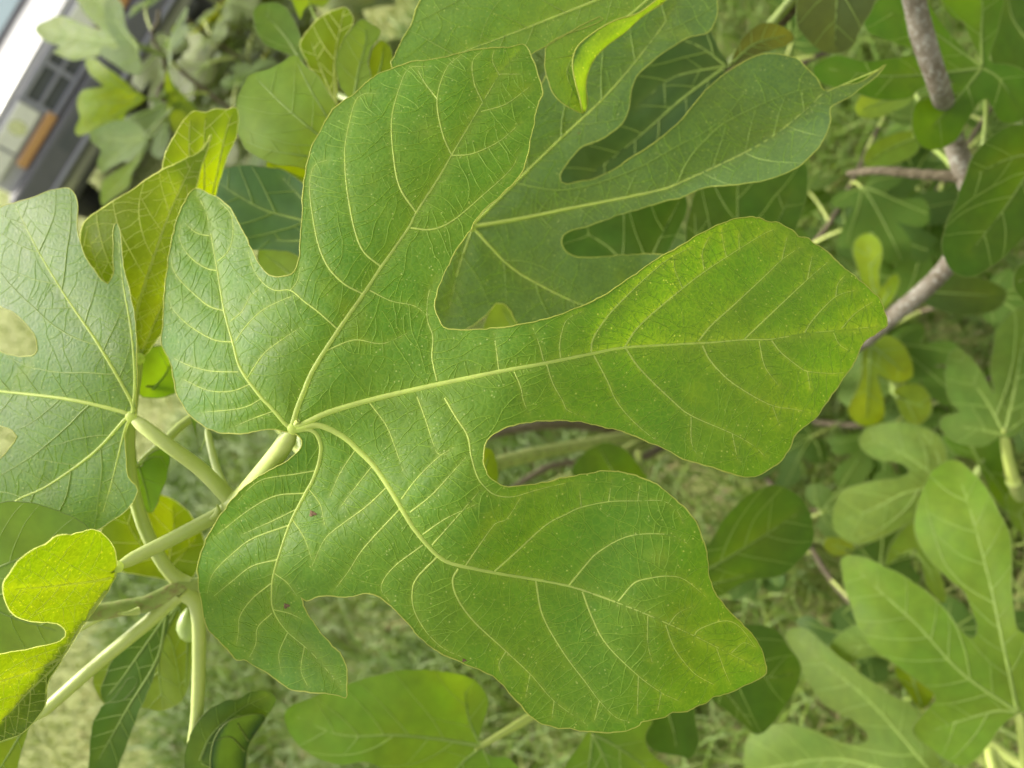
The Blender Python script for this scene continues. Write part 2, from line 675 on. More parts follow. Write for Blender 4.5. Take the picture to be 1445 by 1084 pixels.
def make_leaf(tree, base, zp, outline, primaries, color, detail=2, label=None, petiole=None, pr0=None,
              secondaries=(), wave=0.006, step=7, extra=None, vein_w=1.0, teeth=0.8, seed=1, sec_gap=46, name='leaf',
              quilt=1.0, flaps=(), mat=None, under=False, bright_stalk=False, spots=(), scars=()):  # under: underside veins and margin take the brightened backlit colour
    """a fig leaf: curved blade with raised veins, a thin pale margin and its stalk.
    outline and veins are drawn as seen from the phone; each leaf has its own distance, tilt and curl."""
    r = random.Random(seed)
    F0 = surf_fn(base, zp, wave if detail >= 2 else wave * 2.0, extra)
    poly = smooth_closed(outline, step)
    if teeth:
        nb = len(poly)
        t = np.arange(nb)
        T = np.roll(poly, -1, 0) - np.roll(poly, 1, 0)
        T /= np.maximum(np.hypot(T[:, 0], T[:, 1]), 1e-6)[:, None]
        nv = np.stack([T[:, 1], -T[:, 0]], 1)
        ph = r.uniform(0, 6)
        amp = teeth * (0.6 * np.sin(t * 1.1 + ph + np.sin(t * .31)) + 0.5 * np.sin(t * 0.47 + 2 * ph) + 0.35 * nrng.standard_normal(nb))
        poly = poly + nv * amp[:, None]
    R = Raster(poly)
    prim = [smooth_open(p, 5) for p in primaries]
    lines = []                                             # (points, kind, width at start, width at end)
    vid = 0
    pid = []
    for P in prim:
        vid += 1
        R.stamp(P, vid)
        pid.append(vid)
    secs = []
    for s_ in secondaries:
        P = smooth_open(s_, 4)
        vid += 1
        R.stamp(P, vid)
        secs.append((P, vid))
    if not secondaries and detail >= 1:
        for P, pv in zip(prim, pid):
            L = np.concatenate([[0], np.cumsum(np.hypot(*np.diff(P, axis=0).T))])
            for sgn in (1, -1):
                s0 = L[-1] * 0.10 + r.uniform(0.1, 0.6) * sec_gap
                while s0 < L[-1] * 0.94:
                    k = int(np.searchsorted(L, s0))
                    k = min(max(k, 1), len(P) - 2)
                    t = P[k + 1] - P[k - 1]
                    a = math.atan2(t[1], t[0]) + sgn * math.radians(r.uniform(46, 60))
                    vid += 1
                    Q = R.march(P[k], (math.cos(a), math.sin(a)), vid, pv, sec_gap * 6, 3.0, -sgn * 0.0042, 0.03, r)
                    if len(Q) > 4:
                        R.stamp(Q, vid)
                        secs.append((Q, vid))
                    s0 += sec_gap * r.uniform(0.75, 1.25)
    tert = []
    if detail >= 2:
        gap = 14.0 if detail >= 3 else 22.0
        if not R.inside.any():
            gap = 1e9
        for P, sv in secs + list(zip(prim, pid)):
            L = np.concatenate([[0], np.cumsum(np.hypot(*np.diff(P, axis=0).T))])
            isprim = sv in pid
            ang = {1: r.uniform(78, 92), -1: r.uniform(78, 92)} if not isprim else {1: r.uniform(56, 66), -1: r.uniform(56, 66)}
            for sgn in (1, -1):
                s0 = r.uniform(4, gap)
                while s0 < L[-1] - 2:
                    k = min(max(int(np.searchsorted(L, s0)), 1), len(P) - 2)
                    if len(P) < 3:
                        break
                    t = P[k + 1] - P[k - 1]
                    a = math.atan2(t[1], t[0]) + sgn * math.radians(ang[sgn] + r.gauss(0, 4))
                    vid += 1
                    Q = R.march(P[k], (math.cos(a), math.sin(a)), vid, sv, (100 if sgn > 0 else r.choice((16, 26, 44))) if not isprim else r.choice((20, 34, 60)), 2.5, -sgn * r.uniform(0.0, 0.003), 0.10, r)
                    if len(Q) > 3:
                        R.stamp(Q, vid)
                        tert.append((Q, vid))
                    s0 += gap * r.uniform(0.6, 1.5)
        if detail >= 3:                                     # finest net
            for P, sv in tert[::3]:
                L = len(P)
                for k in range(3, L - 2, 6):
                    t = P[min(k + 1, L - 1)] - P[k - 1]
                    a = math.atan2(t[1], t[0]) + r.choice((1, -1)) * math.radians(r.uniform(60, 110))
                    vid += 1
                    Q = R.march(P[k], (math.cos(a), math.sin(a)), vid, sv, r.choice((10, 16, 22)), 2.0, 0, 0.08, r)
                    if len(Q) > 2:
                        R.stamp(Q, vid)
                        tert.append((Q, -1))
    # ---- blade
    cen = poly
    S1 = np.vstack([P for P in prim]) if prim else np.zeros((0, 2))
    S2 = np.vstack([P for P, _ in secs]) if secs else np.zeros((0, 2))
    pxm = zp[0] / FPX                                       # metres in one picture pixel at the leaf

    def F(Q):
        z = F0(Q)
        d1 = near_dist(Q, S1)
        z = z - quilt * pxm * 5.0 * (1 - np.exp(-d1 / 28.0))
        if len(S2) and detail >= 3:
            d2 = np.minimum(near_dist(Q, S2), d1)
            z = z - quilt * pxm * 2.2 * (1 - np.exp(-d2 / 8.0))
        return z

    xs = np.arange(R.x0, R.x0 + R.w, step)
    ys = np.arange(R.y0, R.y0 + R.h, step * 0.866)
    G = []
    for j, y in enumerate(ys):
        for x in xs + (step / 2 if j % 2 else 0):
            if R.isin((x, y)):
                G.append((x + r.uniform(-.12, .12) * step, y + r.uniform(-.12, .12) * step))
    G = np.array(G) if G else np.zeros((0, 2))
    if len(G):
        G = G[near_dist(G, poly) > step * 0.55]
    nb = len(poly)
    allp = np.vstack([poly, G]) if len(G) else poly
    res = delaunay_2d_cdt([Vector(p) for p in allp.tolist()], [(i, (i + 1) % nb) for i in range(nb)], [], 1, 1e-4)
    Q = np.array([tuple(v) for v in res[0]])
    V = Wn(Q, F(Q))
    faces = [tuple(f) for f in res[2]]
    f0 = np.array(faces[len(faces) // 2])
    nrm = np.cross(V[f0[1]] - V[f0[0]], V[f0[2]] - V[f0[0]])
    if nrm @ (np.array(CAMP) - V[f0[0]]) < 0:
        faces = [f[::-1] for f in faces]
    V = V.tolist()
    edge_t = Tubes()
    for fl in flaps:                                        # a part of the blade that is turned over towards the viewer
        fp = smooth_closed(fl['outline'], step * 0.7)
        fold = smooth_open(fl['fold'], 3)
        RF = Raster(fp)
        GF = [(x, y) for y in np.arange(RF.y0, RF.y0 + RF.h, step * .6) for x in np.arange(RF.x0, RF.x0 + RF.w, step * .7) if RF.isin((x, y))]
        GF = np.array(GF)
        GF = GF[near_dist(GF, fp) > step * 0.4] if len(GF) else np.zeros((0, 2))
        ap = np.vstack([fp, GF])
        rf = delaunay_2d_cdt([Vector(p) for p in ap.tolist()], [(i, (i + 1) % len(fp)) for i in range(len(fp))], [], 1, 1e-4)
        QF = np.array([tuple(v) for v in rf[0]])

        def FF(X, fold=fold, fl=fl):
            d = near_dist(X, fold)
            hh = fl.get('lift', 14.0)
            return F(X) - pxm * hh * np.sqrt(np.clip(d / fl.get('reach', 30.0), 0, 1) + 1e-6) - pxm * 0.3
        VF = Wn(QF, FF(QF))
        off = len(V)
        V += VF.tolist()
        faces += [tuple(int(i) + off for i in f) for f in rf[2]]
        edge_t.add(Wn(fp, FF(fp)), pxm * 0.9, 5, closed=True)
        for vv in fl.get('veins', ()):
            PV = smooth_open(vv, 4)
            edge_t.add(Wn(PV, FF(PV)), np.linspace(1.6, .6, len(PV)) * pxm, 5)
    bp = np.array([base], float)
    org = Wn(bp, F(bp))[0]
    leaf = mesh_obj(name, V, faces, mat or (M_LEAF if detail >= 2 else M_LEAFB), tree, org)
    leaf.color = (*color, 1)
    pv_ = np.minimum(near_dist(Q, S1) / 1.3, near_dist(Q, S2) * 1.7)
    at_ = leaf.data.attributes.new('vein', 'FLOAT', 'POINT')
    vals = np.zeros(len(V), np.float32)
    if detail < 3:
        pv_ = near_dist(Q, S1)
    vals[:len(Q)] = np.exp(-pv_ / 5.0) * (1.0 if detail >= 3 else 0.6 if detail == 2 else 0.25)
    for sx_, sy_, sr_, sa_ in spots:                        # yellowed spots of the blade
        vals[:len(Q)] = np.maximum(vals[:len(Q)], sa_ * np.exp(-((Q[:, 0] - sx_) ** 2 + (Q[:, 1] - sy_) ** 2) / sr_ ** 2))
    at_.data.foreach_set('value', vals)
    for sx_, sy_, sr_ in scars:                             # corky brown scars
        a_ = np.linspace(0, 2 * math.pi, 12, endpoint=False)
        rr_ = sr_ * (1 + 0.3 * np.sin(a_ * 3 + sx_) + 0.15 * np.sin(a_ * 5))
        ring = np.stack([sx_ + rr_ * np.cos(a_), sy_ + 0.8 * rr_ * np.sin(a_)], 1)
        inner = np.stack([sx_ + 0.5 * rr_ * np.cos(a_), sy_ + 0.4 * rr_ * np.sin(a_)], 1)
        ap_ = np.vstack([ring, inner, [[sx_, sy_]]])
        zz_ = F(ap_) - pxm * np.concatenate([np.full(12, 0.3), np.full(12, 1.6), [0.9]])
        fs_ = [(k, (k + 1) % 12, 12 + (k + 1) % 12, 12 + k) for k in range(12)] + [(12 + k, 12 + (k + 1) % 12, 24) for k in range(12)]
        mesh_obj('scar', Wn(ap_, zz_), [f[::-1] for f in fs_], M_SCAR, leaf, org)
    if label:
        leaf['label'] = label
    # ---- margin, veins
    edge_t.add(Wn(poly, F(poly)), pxm * (0.8 if detail >= 3 else 0.65 if detail == 2 else 0.4) * vein_w * (1 + 0.3 * np.sin(np.arange(len(poly)) * 0.37 + seed) * np.sin(np.arange(len(poly)) * 0.113)), 5, closed=True)
    edge_t.build('margin', M_VEINGLOW if under else (M_EDGE if detail >= 2 else M_EDGEB), leaf, org)
    for P in prim:
        t = Tubes()
        n = len(P)
        L0 = np.hypot(*np.diff(P, axis=0).T).sum()
        w0 = (1.2 + min(L0, 700) / (165.0 if detail >= 3 else 200.0)) * vein_w
        s_ = np.linspace(0, 1, n)
        wd = (0.80 * w0 * (1 - s_) ** 1.15 + 0.6 * vein_w) * pxm
        t.add(Wn(P, F(P) + wd * 0.38), wd * 1.12, 9, half=True)
        t.build('main_vein', M_VEINGLOW if under else M_VEIN if detail >= 2 else M_VEINB, leaf, org)
    if detail >= 2:                                         # where the veins meet the stalk
        hr = pxm * 2.0 * (1.2 + 3.2 * vein_w)
        a_ = np.linspace(0, 2 * math.pi, 16, endpoint=False)
        hv_, hf_ = [], []
        for q_ in range(5):
            ph_ = q_ / 4 * math.pi / 2
            rp = (hr * math.cos(ph_) + 1e-6) / pxm
            ring = np.stack([base[0] + rp * np.cos(a_), base[1] + rp * np.sin(a_)], 1)
            hv_ += Wn(ring, np.full(16, F(bp)[0]) + pxm * 1.0 - 0.55 * hr * math.sin(ph_)).tolist()
        for q_ in range(4):
            hf_ += [(q_ * 16 + k, q_ * 16 + (k + 1) % 16, (q_ + 1) * 16 + (k + 1) % 16, (q_ + 1) * 16 + k) for k in range(16)]
        mesh_obj('vein_hub', hv_, [f[::-1] for f in hf_], M_VEIN, leaf, org)
    if secs:
        t = Tubes()
        for P, _ in secs:
            n = len(P)
            s_ = np.linspace(0, 1, n)
            wd = ((0.40 + min(n * 4, 220) / 300.0) * (1 - s_) + 0.42) * pxm * vein_w * (0.95 if detail >= 3 else 0.6)
            t.add(Wn(P, F(P) + wd * 0.3 - pxm * (0.15 if detail >= 3 else 0.5)), wd * 1.1, 5, half=True)
        o = t.build('side_veins', M_VEINGLOW if under else M_VEIN if detail >= 3 else M_VEINB, leaf, org)
        o['kind'] = 'stuff'
    if tert:
        t = Tubes()
        for P, k in tert:
            n = len(P)
            s_ = np.linspace(0, 1, n)
            w0 = (0.52 if k > 0 else 0.30) if detail >= 3 else 0.36
            wd = (w0 * (1 - 0.35 * s_)) * pxm * vein_w
            t.add(Wn(P, F(P) + wd * 0.45 - pxm * 0.25), wd * 1.2, 5, half=True)
        o = t.build('veinlets', M_VEINGLOW if under else M_FINE, leaf, org)
        o['kind'] = 'stuff'
    if petiole:
        p1_ = Vector(W(*petiole[0]))
        d_ = (Vector(org) - p1_).normalized()
        r0 = pr0 if pr0 else 5.0 * pxm
        away = (Vector(org) - CAMP).normalized()
        path = [tuple(Vector(org) + d_ * r0 * 1.3 + away * r0 * 0.55), tuple(Vector(org) + away * r0 * 0.5)] + [tuple(W(*p)) for p in petiole]
        C = curve3(path, 22)
        rad = np.linspace(r0 * 0.78, r0 * 1.0, len(C))
        rad = rad * (1 + 0.35 * np.exp(-((1 - np.linspace(0, 1, len(C))) / 0.05) ** 2))
        ds = np.concatenate([[0], np.cumsum(np.linalg.norm(np.diff(C, axis=0), axis=1))])
        rad = rad * np.clip(0.25 + 0.75 * ds / (r0 * 3.0), 0, 1)
        t = Tubes()
        t.add(C, rad, 12)
        t.build('petiole', M_PET if (detail >= 2 or zp[0] < 0.43 or (bright_stalk and zp[0] < 0.9)) else M_PETB, leaf, org)
    return leaf


def stem(tree, path, radii, mat, name='branch', knots=0.0, seed=1, label=None, sides=14):
    C = curve3([tuple(W(*p)) if not isinstance(p, Vector) else tuple(p) for p in path], 70)
    r = np.random.default_rng(seed)
    rad = np.interp(np.linspace(0, 1, len(C)), np.linspace(0, 1, len(radii)), radii)
    if knots:
        n = len(C)
        for k in r.uniform(0, n, int(n / 9)):
            rad = rad * (1 + knots * np.exp(-((np.arange(n) - k) / 0.9) ** 2))
    t = Tubes()
    t.add(C, rad, sides)
    o = t.build(name, mat, tree, tuple(C[0]))
    if label:
        o['label'] = label
    return o


# ------------------------------------------------------------------ the fig tree
ROOT = on_ground(1010, 570)
tree = empty('fig_tree', ROOT)
tag(tree, 'young fig tree with large lobed leaves on pale green stalks and grey branches', 'tree')
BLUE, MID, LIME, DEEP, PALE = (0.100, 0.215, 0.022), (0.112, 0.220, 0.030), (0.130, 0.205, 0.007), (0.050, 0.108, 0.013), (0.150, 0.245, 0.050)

NA = (332, 712, 0.372)       # shoot tip that carries the big leaf
NB = (262, 826, 0.415)       # second shoot
stem(tree, [ROOT, (905, 610, 1.45), (760, 640, 0.95), (560, 690, 0.58), (420, 712, 0.43), NA, (322, 712, 0.368)],
     [0.016, 0.013, 0.010, 0.0085, 0.0075, 0.006, 0.004], M_TWIG, 'shoot', 0.12, 2)
stem(tree, [ROOT, (880, 640, 1.40), (700, 720, 0.95), (480, 800, 0.56), (330, 824, 0.44), (255, 830, 0.412), (205, 853, 0.405), (150, 862, 0.40), (112, 868, 0.396)],
     [0.015, 0.013, 0.0105, 0.0085, 0.0085, 0.0085, 0.0075, 0.0058, 0.004], M_TWIG, 'shoot', 0.16, 3)
stem(tree, [ROOT, (1110, 535, 1.20), (1200, 492, 0.96), (1262, 445, 0.84), (1335, 378, 0.78), (1374, 300, 0.74), (1368, 262, 0.725), (1350, 212, 0.715), (1336, 160, 0.69), (1324, 118, 0.615), (1300, 45, 0.60), (1278, -60, 0.57)],
     [0.019, 0.0165, 0.0145, 0.0135, 0.0110, 0.0100, 0.0098, 0.0090, 0.0090, 0.0090, 0.0082, 0.0075], M_BARK, 'branch', 0.10, 4)
stem(tree, [(1362, 250, 0.722), (1300, 246, 0.74), (1240, 241, 0.76), (1196, 245, 0.79)], [0.0055, 0.0045, 0.0042, 0.003], M_DARK, 'side_branch', 0.15, 5)
stem(tree, [ROOT, (960, 470, 1.2), (900, 330, 0.80), (985, 150, 0.66), (1100, 30, 0.62), (1180, -70, 0.60)], [0.014, 0.012, 0.010, 0.008, 0.007, 0.006], M_DARK, 'branch', 0.12, 6)
stem(tree, [ROOT, (840, 520, 1.1), (640, 380, 0.70), (566, 260, 0.58), (580, 165, 0.555), (630, 50, 0.55), (690, -50, 0.55)], [0.013, 0.011, 0.009, 0.008, 0.007, 0.005], M_TWIG, 'branch', 0.12, 7)
stem(tree, [(905, 610, 1.45), (800, 598, 1.30), (700, 612, 1.22), (640, 640, 1.2)], [0.011, 0.010, 0.008, 0.005], M_DARK, 'side_branch', 0.15, 8)
stem(tree, [(1010, 570, 1.62), (900, 650, 1.40), (790, 655, 1.30), (720, 690, 1.25)], [0.009, 0.008, 0.007, 0.004], M_DARK, 'side_branch', 0.18, 9)

# the large leaf
MAIN_OUT = pts('''404,609 378,606 356,610 329,612 306,610 281,597 262,579 250,556 245,532 239,509 229,487 230,450 232,419 235,386 240,353 249,310 261,286
274,266 295,273 317,286 331,303 345,331 358,358 372,381 389,391 411,387 421,369 424,336 427,289 430,250 436,220 450,188 470,155 497,134 530,107 553,97 580,88
620,82 677,69 720,67 739,62 749,77 757,100 766,130 757,154 750,194 735,246 706,276 681,299 661,328 638,364 620,403 614,433 620,453 633,464 677,465 736,458
777,448 819,433 857,414 893,389 927,366 960,347 996,326 1021,314 1043,308 1071,307 1083,313 1099,314 1108,320 1118,325 1127,333 1140,336 1151,345 1168,356 1179,367
1193,379 1212,395 1226,407 1240,420 1248,439 1251,459 1237,471 1217,485 1207,509 1187,539 1168,565 1152,589 1123,612 1117,629 1103,649 1083,664 1060,674 1036,669 996,657
963,647 934,632 892,614 859,604 820,596 781,593 748,596 720,601 698,612 686,626 682,646 686,665 698,679 718,687 754,683 795,675 823,669 853,665 881,667 903,673
931,687 960,711 982,737 993,765 998,785 1000,807 1007,832 1021,854 1043,876 1063,898 1076,920 1082,945 1074,956 1052,967 1027,979 1006,983 996,993 982,997 970,1004 949,1005
938,1012 919,1017 905,1019 896,1027 866,1034 830,1032 805,1028 788,1028 761,1019 741,1003 722,981 699,957 656,936 622,922 592,899 566,869 542,847 522,838 502,840 482,843
455,841 432,848 425,843 431,860 447,886 466,908 482,924 489,945 490,968 488,985 468,979 434,977 407,971 381,952 354,937 344,930 334,931 320,916 301,896 290,879 282,839 279,803 284,779
300,745 318,717 345,687 373,668 398,655 414,643 427,627 424,618 416,612''')
P1 = pts('411,604 403,598 384,576 367,558 340,520 329,483 317,439 307,381 300,342 292,303 278,273')
P2 = pts('414,600 420,578 428,557 444,520 479,465 513,416 538,378 577,322 587,302 620,250 637,220 681,145 704,107 731,73')
P3 = pts('417,603 430,598 467,581 530,563 600,547 705,525 769,513 832,500 880,491 943,487 1000,484 1049,480 1088,479 1135,471 1187,466 1236,461')
P4 = pts('418,606 430,603 448,600 467,606 489,619 506,635 528,657 547,684 566,715 583,743 603,768 619,784 639,795 699,808 752,817 803,827 849,842 913,867 979,897 1013,914 1043,929 1076,945')
P5 = pts('420,608 434,606 445,610 453,626 452,648 443,676 431,698 411,737 398,773 387,809 384,832 386,860 404,889 441,922 482,970')
SEC = [pts(l) for l in '''329,483 303,480 275,465 256,450 242,433 238,419
317,439 295,432 273,414 253,394 243,375 245,358 256,356
306,382 292,379 273,367 259,350 253,333 256,317
296,333 278,329 261,315
337,525 300,524 270,517 246,506
354,542 327,552 294,551 260,536
371,562 341,576 284,582
384,581 354,592 327,604
307,369 322,355 329,331 326,303 311,286
325,454 342,439 353,419 366,408
333,481 347,461 369,439 395,425 418,416
349,534 372,500 400,478 428,460
477,465 450,441 430,426 410,410 389,410 372,400 358,380 350,353
410,410 420,396 424,375
512,415 486,401 464,378 450,347 441,303 437,261 444,234 462,226
538,377 513,355 500,322 491,275 487,237 488,200 500,147 513,133 530,132
587,300 564,264 555,217 553,167 564,123 577,97 600,94
637,219 624,187 617,140 630,97 650,78
617,140 600,118 590,100
681,145 669,117 667,87 680,72
705,107 695,87 697,72
637,220 667,217 704,200 734,174
679,158 714,147 747,123
705,105 741,105
580,322 610,324 640,311 680,277 720,240 733,215
522,410 552,425 585,432 604,447
461,495 500,480 540,485 575,470
617,538 610,505 611,475 603,450 605,415 616,392
704,522 701,497 697,470
767,509 760,483 752,463
791,505 790,483 799,453 821,440
834,497 837,478 857,447 885,417 927,378 951,361 977,348
881,490 904,458 962,408 995,383 1025,363 1071,334 1093,323
963,408 952,381 951,363
993,381 991,356 1002,331
1025,363 1020,342 1018,325
1043,351 1042,329
985,482 1004,459 1035,431 1079,390 1103,367 1129,349
1103,367 1110,336
1049,480 1090,441 1139,395 1168,370
1139,395 1146,361
1135,470 1148,450 1179,419 1209,409
1179,419 1182,401 1193,388
1187,464 1207,442 1231,426
628,562 643,588 660,615 665,643 673,671 682,685 698,698 723,701 759,691 798,682 822,681
589,560 601,593 610,621 618,640 632,641
520,566 545,600 558,632 570,668
726,525 735,547 738,563 746,585
771,513 780,541 794,566 801,579 826,589
838,502 857,538 868,563 887,588 917,615 942,630
882,491 904,522 949,566 976,587 1033,612 1063,629 1080,645
975,589 976,626 988,648
1033,612 1041,650
991,488 1002,509 1024,533 1049,551 1079,568 1099,575 1117,577 1150,584
1090,574 1100,602
1071,482 1079,517 1099,545
1089,481 1101,497 1126,517 1139,524 1170,527 1190,526
1139,524 1143,549
1176,470 1184,486 1201,497
567,704 588,676 618,646 640,632
579,723 610,698 640,665 662,640
597,754 629,732 671,712
610,769 648,726 679,690
657,798 676,770 698,740 715,732 735,702
698,806 726,781 770,741 798,726 820,716 859,708 900,707 934,707 953,718 965,738
803,826 826,798 842,781 873,762 903,754 945,755 972,768
873,848 895,823 917,816 943,813 966,818 996,842
943,882 957,865 980,854
980,896 988,887 1021,876 1043,884 1066,913
1032,921 1049,907 1065,913
820,716 818,690
859,708 863,678
900,707 903,684
547,687 517,715 472,748 456,765 440,800
565,718 514,773 492,806 470,835
597,769 555,801 538,828 549,848
618,785 589,815 582,836 585,862 602,892 626,915 652,927
647,802 639,819 646,845 669,877 712,917 749,952 782,989 826,1021
714,919 704,939 712,960
748,952 742,982
782,989 779,1013
756,819 766,869 796,922 826,962 846,989 869,1012 889,1018
846,989 839,1016
822,835 836,872 856,909 899,952 933,977 960,990
901,954 899,1008
933,977 928,1003
939,882 950,912 965,934 982,952 1007,966
914,869 914,907 920,934
1011,915 1021,943 1029,962
503,633 480,668 466,700
526,657 500,690 480,716
447,664 417,669 373,676 351,690 334,708
431,696 389,700 351,720 301,759
420,718 385,735 340,755
409,741 359,759 331,779 301,809 292,840
391,790 356,799 328,820 301,842
383,823 356,845 339,869 337,889 334,909
384,865 364,885 361,909 352,928
406,893 394,922 397,949
430,912 425,945 434,968
436,690 452,712 458,740
413,733 430,760 440,790
387,809 405,822 420,842
386,860 410,866 430,876'''.split('\n')]


def main_extra(Q):
    u, v = (Q[:, 0] - 415) / 100, (Q[:, 1] - 605) / 100
    k = np.zeros(len(Q))
    # the rear lobes cup up towards the light, the front ones hang down
    k += -0.006 * np.exp(-((u + 0.9) ** 2 + (v + 1.6) ** 2) / 2.0)
    k += 0.018 * np.sin(2.4 * v + 1.2 * u) * np.exp(-((u + 0.4) ** 2 + (v - 2.3) ** 2) / 3.0)
    k += 0.012 * np.sin(2.0 * u + 0.5) * np.exp(-((u - 4.5) ** 2 + (v - 3.2) ** 2) / 6.0)
    k += 0.010 * np.sin(1.6 * u + v)
    k += 0.030 * np.clip(v + 4.0, -2, 0) ** 2 * 0.25
    return k


make_leaf(tree, (414, 605), (0.318, -0.038, -0.006, 0.0051, 0.0036, -0.0008), MAIN_OUT, [P1, P2, P3, P4, P5], BLUE, 3,
          'big five-lobed green leaf with pale yellow veins on a thick pale stalk',
          [(392, 640, 0.330), (352, 690, 0.355), NA], 0.0049, SEC, wave=0.0035, step=5, extra=main_extra, teeth=0.75, seed=3,
          spots=[(930, 786, 16, 0.7), (605, 184, 14, 0.5), (262, 425, 22, 0.35), (726, 945, 14, 0.3), (545, 300, 9, 0.3)], scars=[(441, 725, 5), (404, 855, 4.5), (655, 932, 3)])

# leaf at its left, cut by the picture edge
make_leaf(tree, (185, 588), (0.350, -0.032, 0.004, 0.006, 0.004, 0.002),
          pts('''191,584 193,545 193,500 192,462 184,415 174,369 172,351 170,324 165,314 160,327 159,362 160,384 152,401 142,395 132,379 117,354 109,317 109,284 97,266 77,267
50,277 20,287 0,292 -40,310 -95,350 -120,395 -90,418 -50,415 0,432 20,442 43,465 53,486 50,500 27,503 0,496 -50,470 -120,470 -200,500 -235,545 -190,590 -120,600 -50,592 0,602 17,607 24,616 13,632 0,648
-50,680 -95,730 -85,775 -30,800 40,792 100,765 140,746 174,724 188,709 195,692 192,684 181,672 177,646 177,609 180,594'''),
          [pts('185,586 187,569 143,492 107,439 87,409 55,356 22,290'), pts('184,587 177,582 100,564 0,552 -100,540 -215,545'), pts('184,589 177,592 133,639 67,686 20,708 -60,760'),
           pts('187,585 191,540 186,470 174,400 167,330'), pts('184,590 176,609 160,673 146,722')], (0.100, 0.195, 0.050), 2,
          'pale blue-green lobed leaf beside the smallest lobe of the big leaf',
          [(234, 626, 0.352), (284, 663, 0.362), NA], 0.0038, wave=0.006, step=8, seed=5, sec_gap=52)

# pale leaf under the folded one
make_leaf(tree, (-60, 830), (0.36, -0.02, 0.01, 0.004, 0.004, 0), pts('-150,780 -60,725 0,709 50,711 90,724 125,746 142,790 125,850 104,896 60,922 0,932 -80,945 -160,890'),
          [pts('-58,830 0,800 60,778 120,775'), pts('-58,832 10,868 80,890')], PALE, 1, None, [(-90, 900, 0.38), (60, 905, 0.41), (150, 862, 0.40)], 0.003, wave=0.006, step=9, seed=6)


def fold4(Q):
    a, b = np.array([164., 809.]), np.array([0., 1019.])
    t = (b - a) / np.hypot(*(b - a))
    n = np.array([-t[1], t[0]])
    d = (Q - a) @ n
    return np.where(d > 0, -0.0019 * d, 0.0002 * d)


make_leaf(tree, (166, 800), (0.345, 0.02, 0.0, 0.004, 0.004, 0),
          pts('''165,794 160,772 147,755 129,747 115,750 100,754 88,755 75,759 63,769 43,777 25,792 13,809 5,825 7,849 17,866 37,876 67,878 85,882 92,892 85,904 50,914 23,919 0,923 -50,940 -100,1000 -90,1050 -40,1060
0,1047 33,1034 52,1012 66,990 67,966 83,938 117,884 148,840 164,812'''),
          [pts('165,803 147,838 117,880 83,934 43,974 0,1018 -60,1050'), pts('160,815 120,822 75,827 20,832'), pts('88,928 50,945 0,962 -60,990')], (0.075, 0.135, 0.010), 2,
          'yellow-green leaf folded along its midrib with its veined underside showing',
          [(200, 782, 0.352), (250, 757, 0.362), (305, 728, 0.372), NA], 0.0037, wave=0.004, step=7, extra=fold4, seed=8, sec_gap=26, under=True)
make_leaf(tree, (40, 1015), (0.40, 0.0, 0.0, 0.004, 0.004, 0), pts('45,1012 36,1040 28,1070 15,1110 -20,1120 -60,1100 -50,1060 0,1044 25,1030'), [pts('40,1018 15,1060 -10,1100')], LIME, 1, None,
          [(62, 1003, 0.402), (134, 940, 0.405), (215, 873, 0.408), (250, 838, 0.412)], 0.0039, wave=0.004, step=7, seed=9)

# leaf stalk that rises behind the left leaf, and its dark folded blade
make_leaf(tree, (196, 655), (0.42, 0.0, 0.01, 0.01, 0.01, 0), pts('178,606 190,630 197,660 210,642 225,634 238,640 237,668 228,695 214,724 203,716 192,690 182,655'),
          [pts('196,657 206,690 212,718'), pts('197,655 215,645 232,645')], MID, 1, None, [(232, 624, 0.43), (268, 592, 0.45), (340, 560, 0.50), (430, 640, 0.50)], 0.003, wave=0.01, step=7, seed=10)
make_leaf(tree, (292, 606), (0.42, -0.02, 0, 0.01, 0.01, 0), pts('277,597 306,609 320,570 290,560 270,575 282,639'), [pts('296,600 283,636')], MID, 0, None, [(305, 660, 0.40), (325, 705, 0.377)], 0.0022, step=6, seed=11)

# yellow-green leaves behind, upper left
make_leaf(tree, (196, 506), (0.400, 0.02, 0.0, 0.012, 0.004, 0.006),
          pts('''113,337 120,314 144,294 187,267 234,237 277,217 290,206 298,190 294,210 283,240 272,290 264,360 248,430 228,470 206,500 188,510 172,480 152,430 124,385'''),
          [pts('197,503 190,470 196,430 220,355 240,300 274,227 292,200'), pts('196,504 170,450 140,380 126,335'), pts('198,503 225,440 245,390')], LIME, 2,
          'yellow-green leaf behind the smallest lobe of the big leaf', [(186, 570, 0.405), (182, 650, 0.405), (196, 722, 0.405), (217, 772, 0.408), (240, 808, 0.412), NB], 0.0036, wave=0.008, step=7, seed=12, sec_gap=34, under=True)
make_leaf(tree, (285, 330), (0.43, 0.02, 0.01, 0.01, 0.006, 0), pts('230,237 233,217 250,184 262,168 274,157 290,158 304,153 320,155 334,152 335,187 322,220 311,250 300,290 285,330 262,300 240,270'),
          [pts('285,326 270,265 267,205 268,170'), pts('286,326 288,260 288,200 290,165'), pts('287,326 305,250 318,190 328,160')], LIME, 1, None, [(330, 420, 0.46), (410, 560, 0.50), (440, 705, 0.45)], 0.003, wave=0.01, step=7, seed=13, sec_gap=30, under=True)
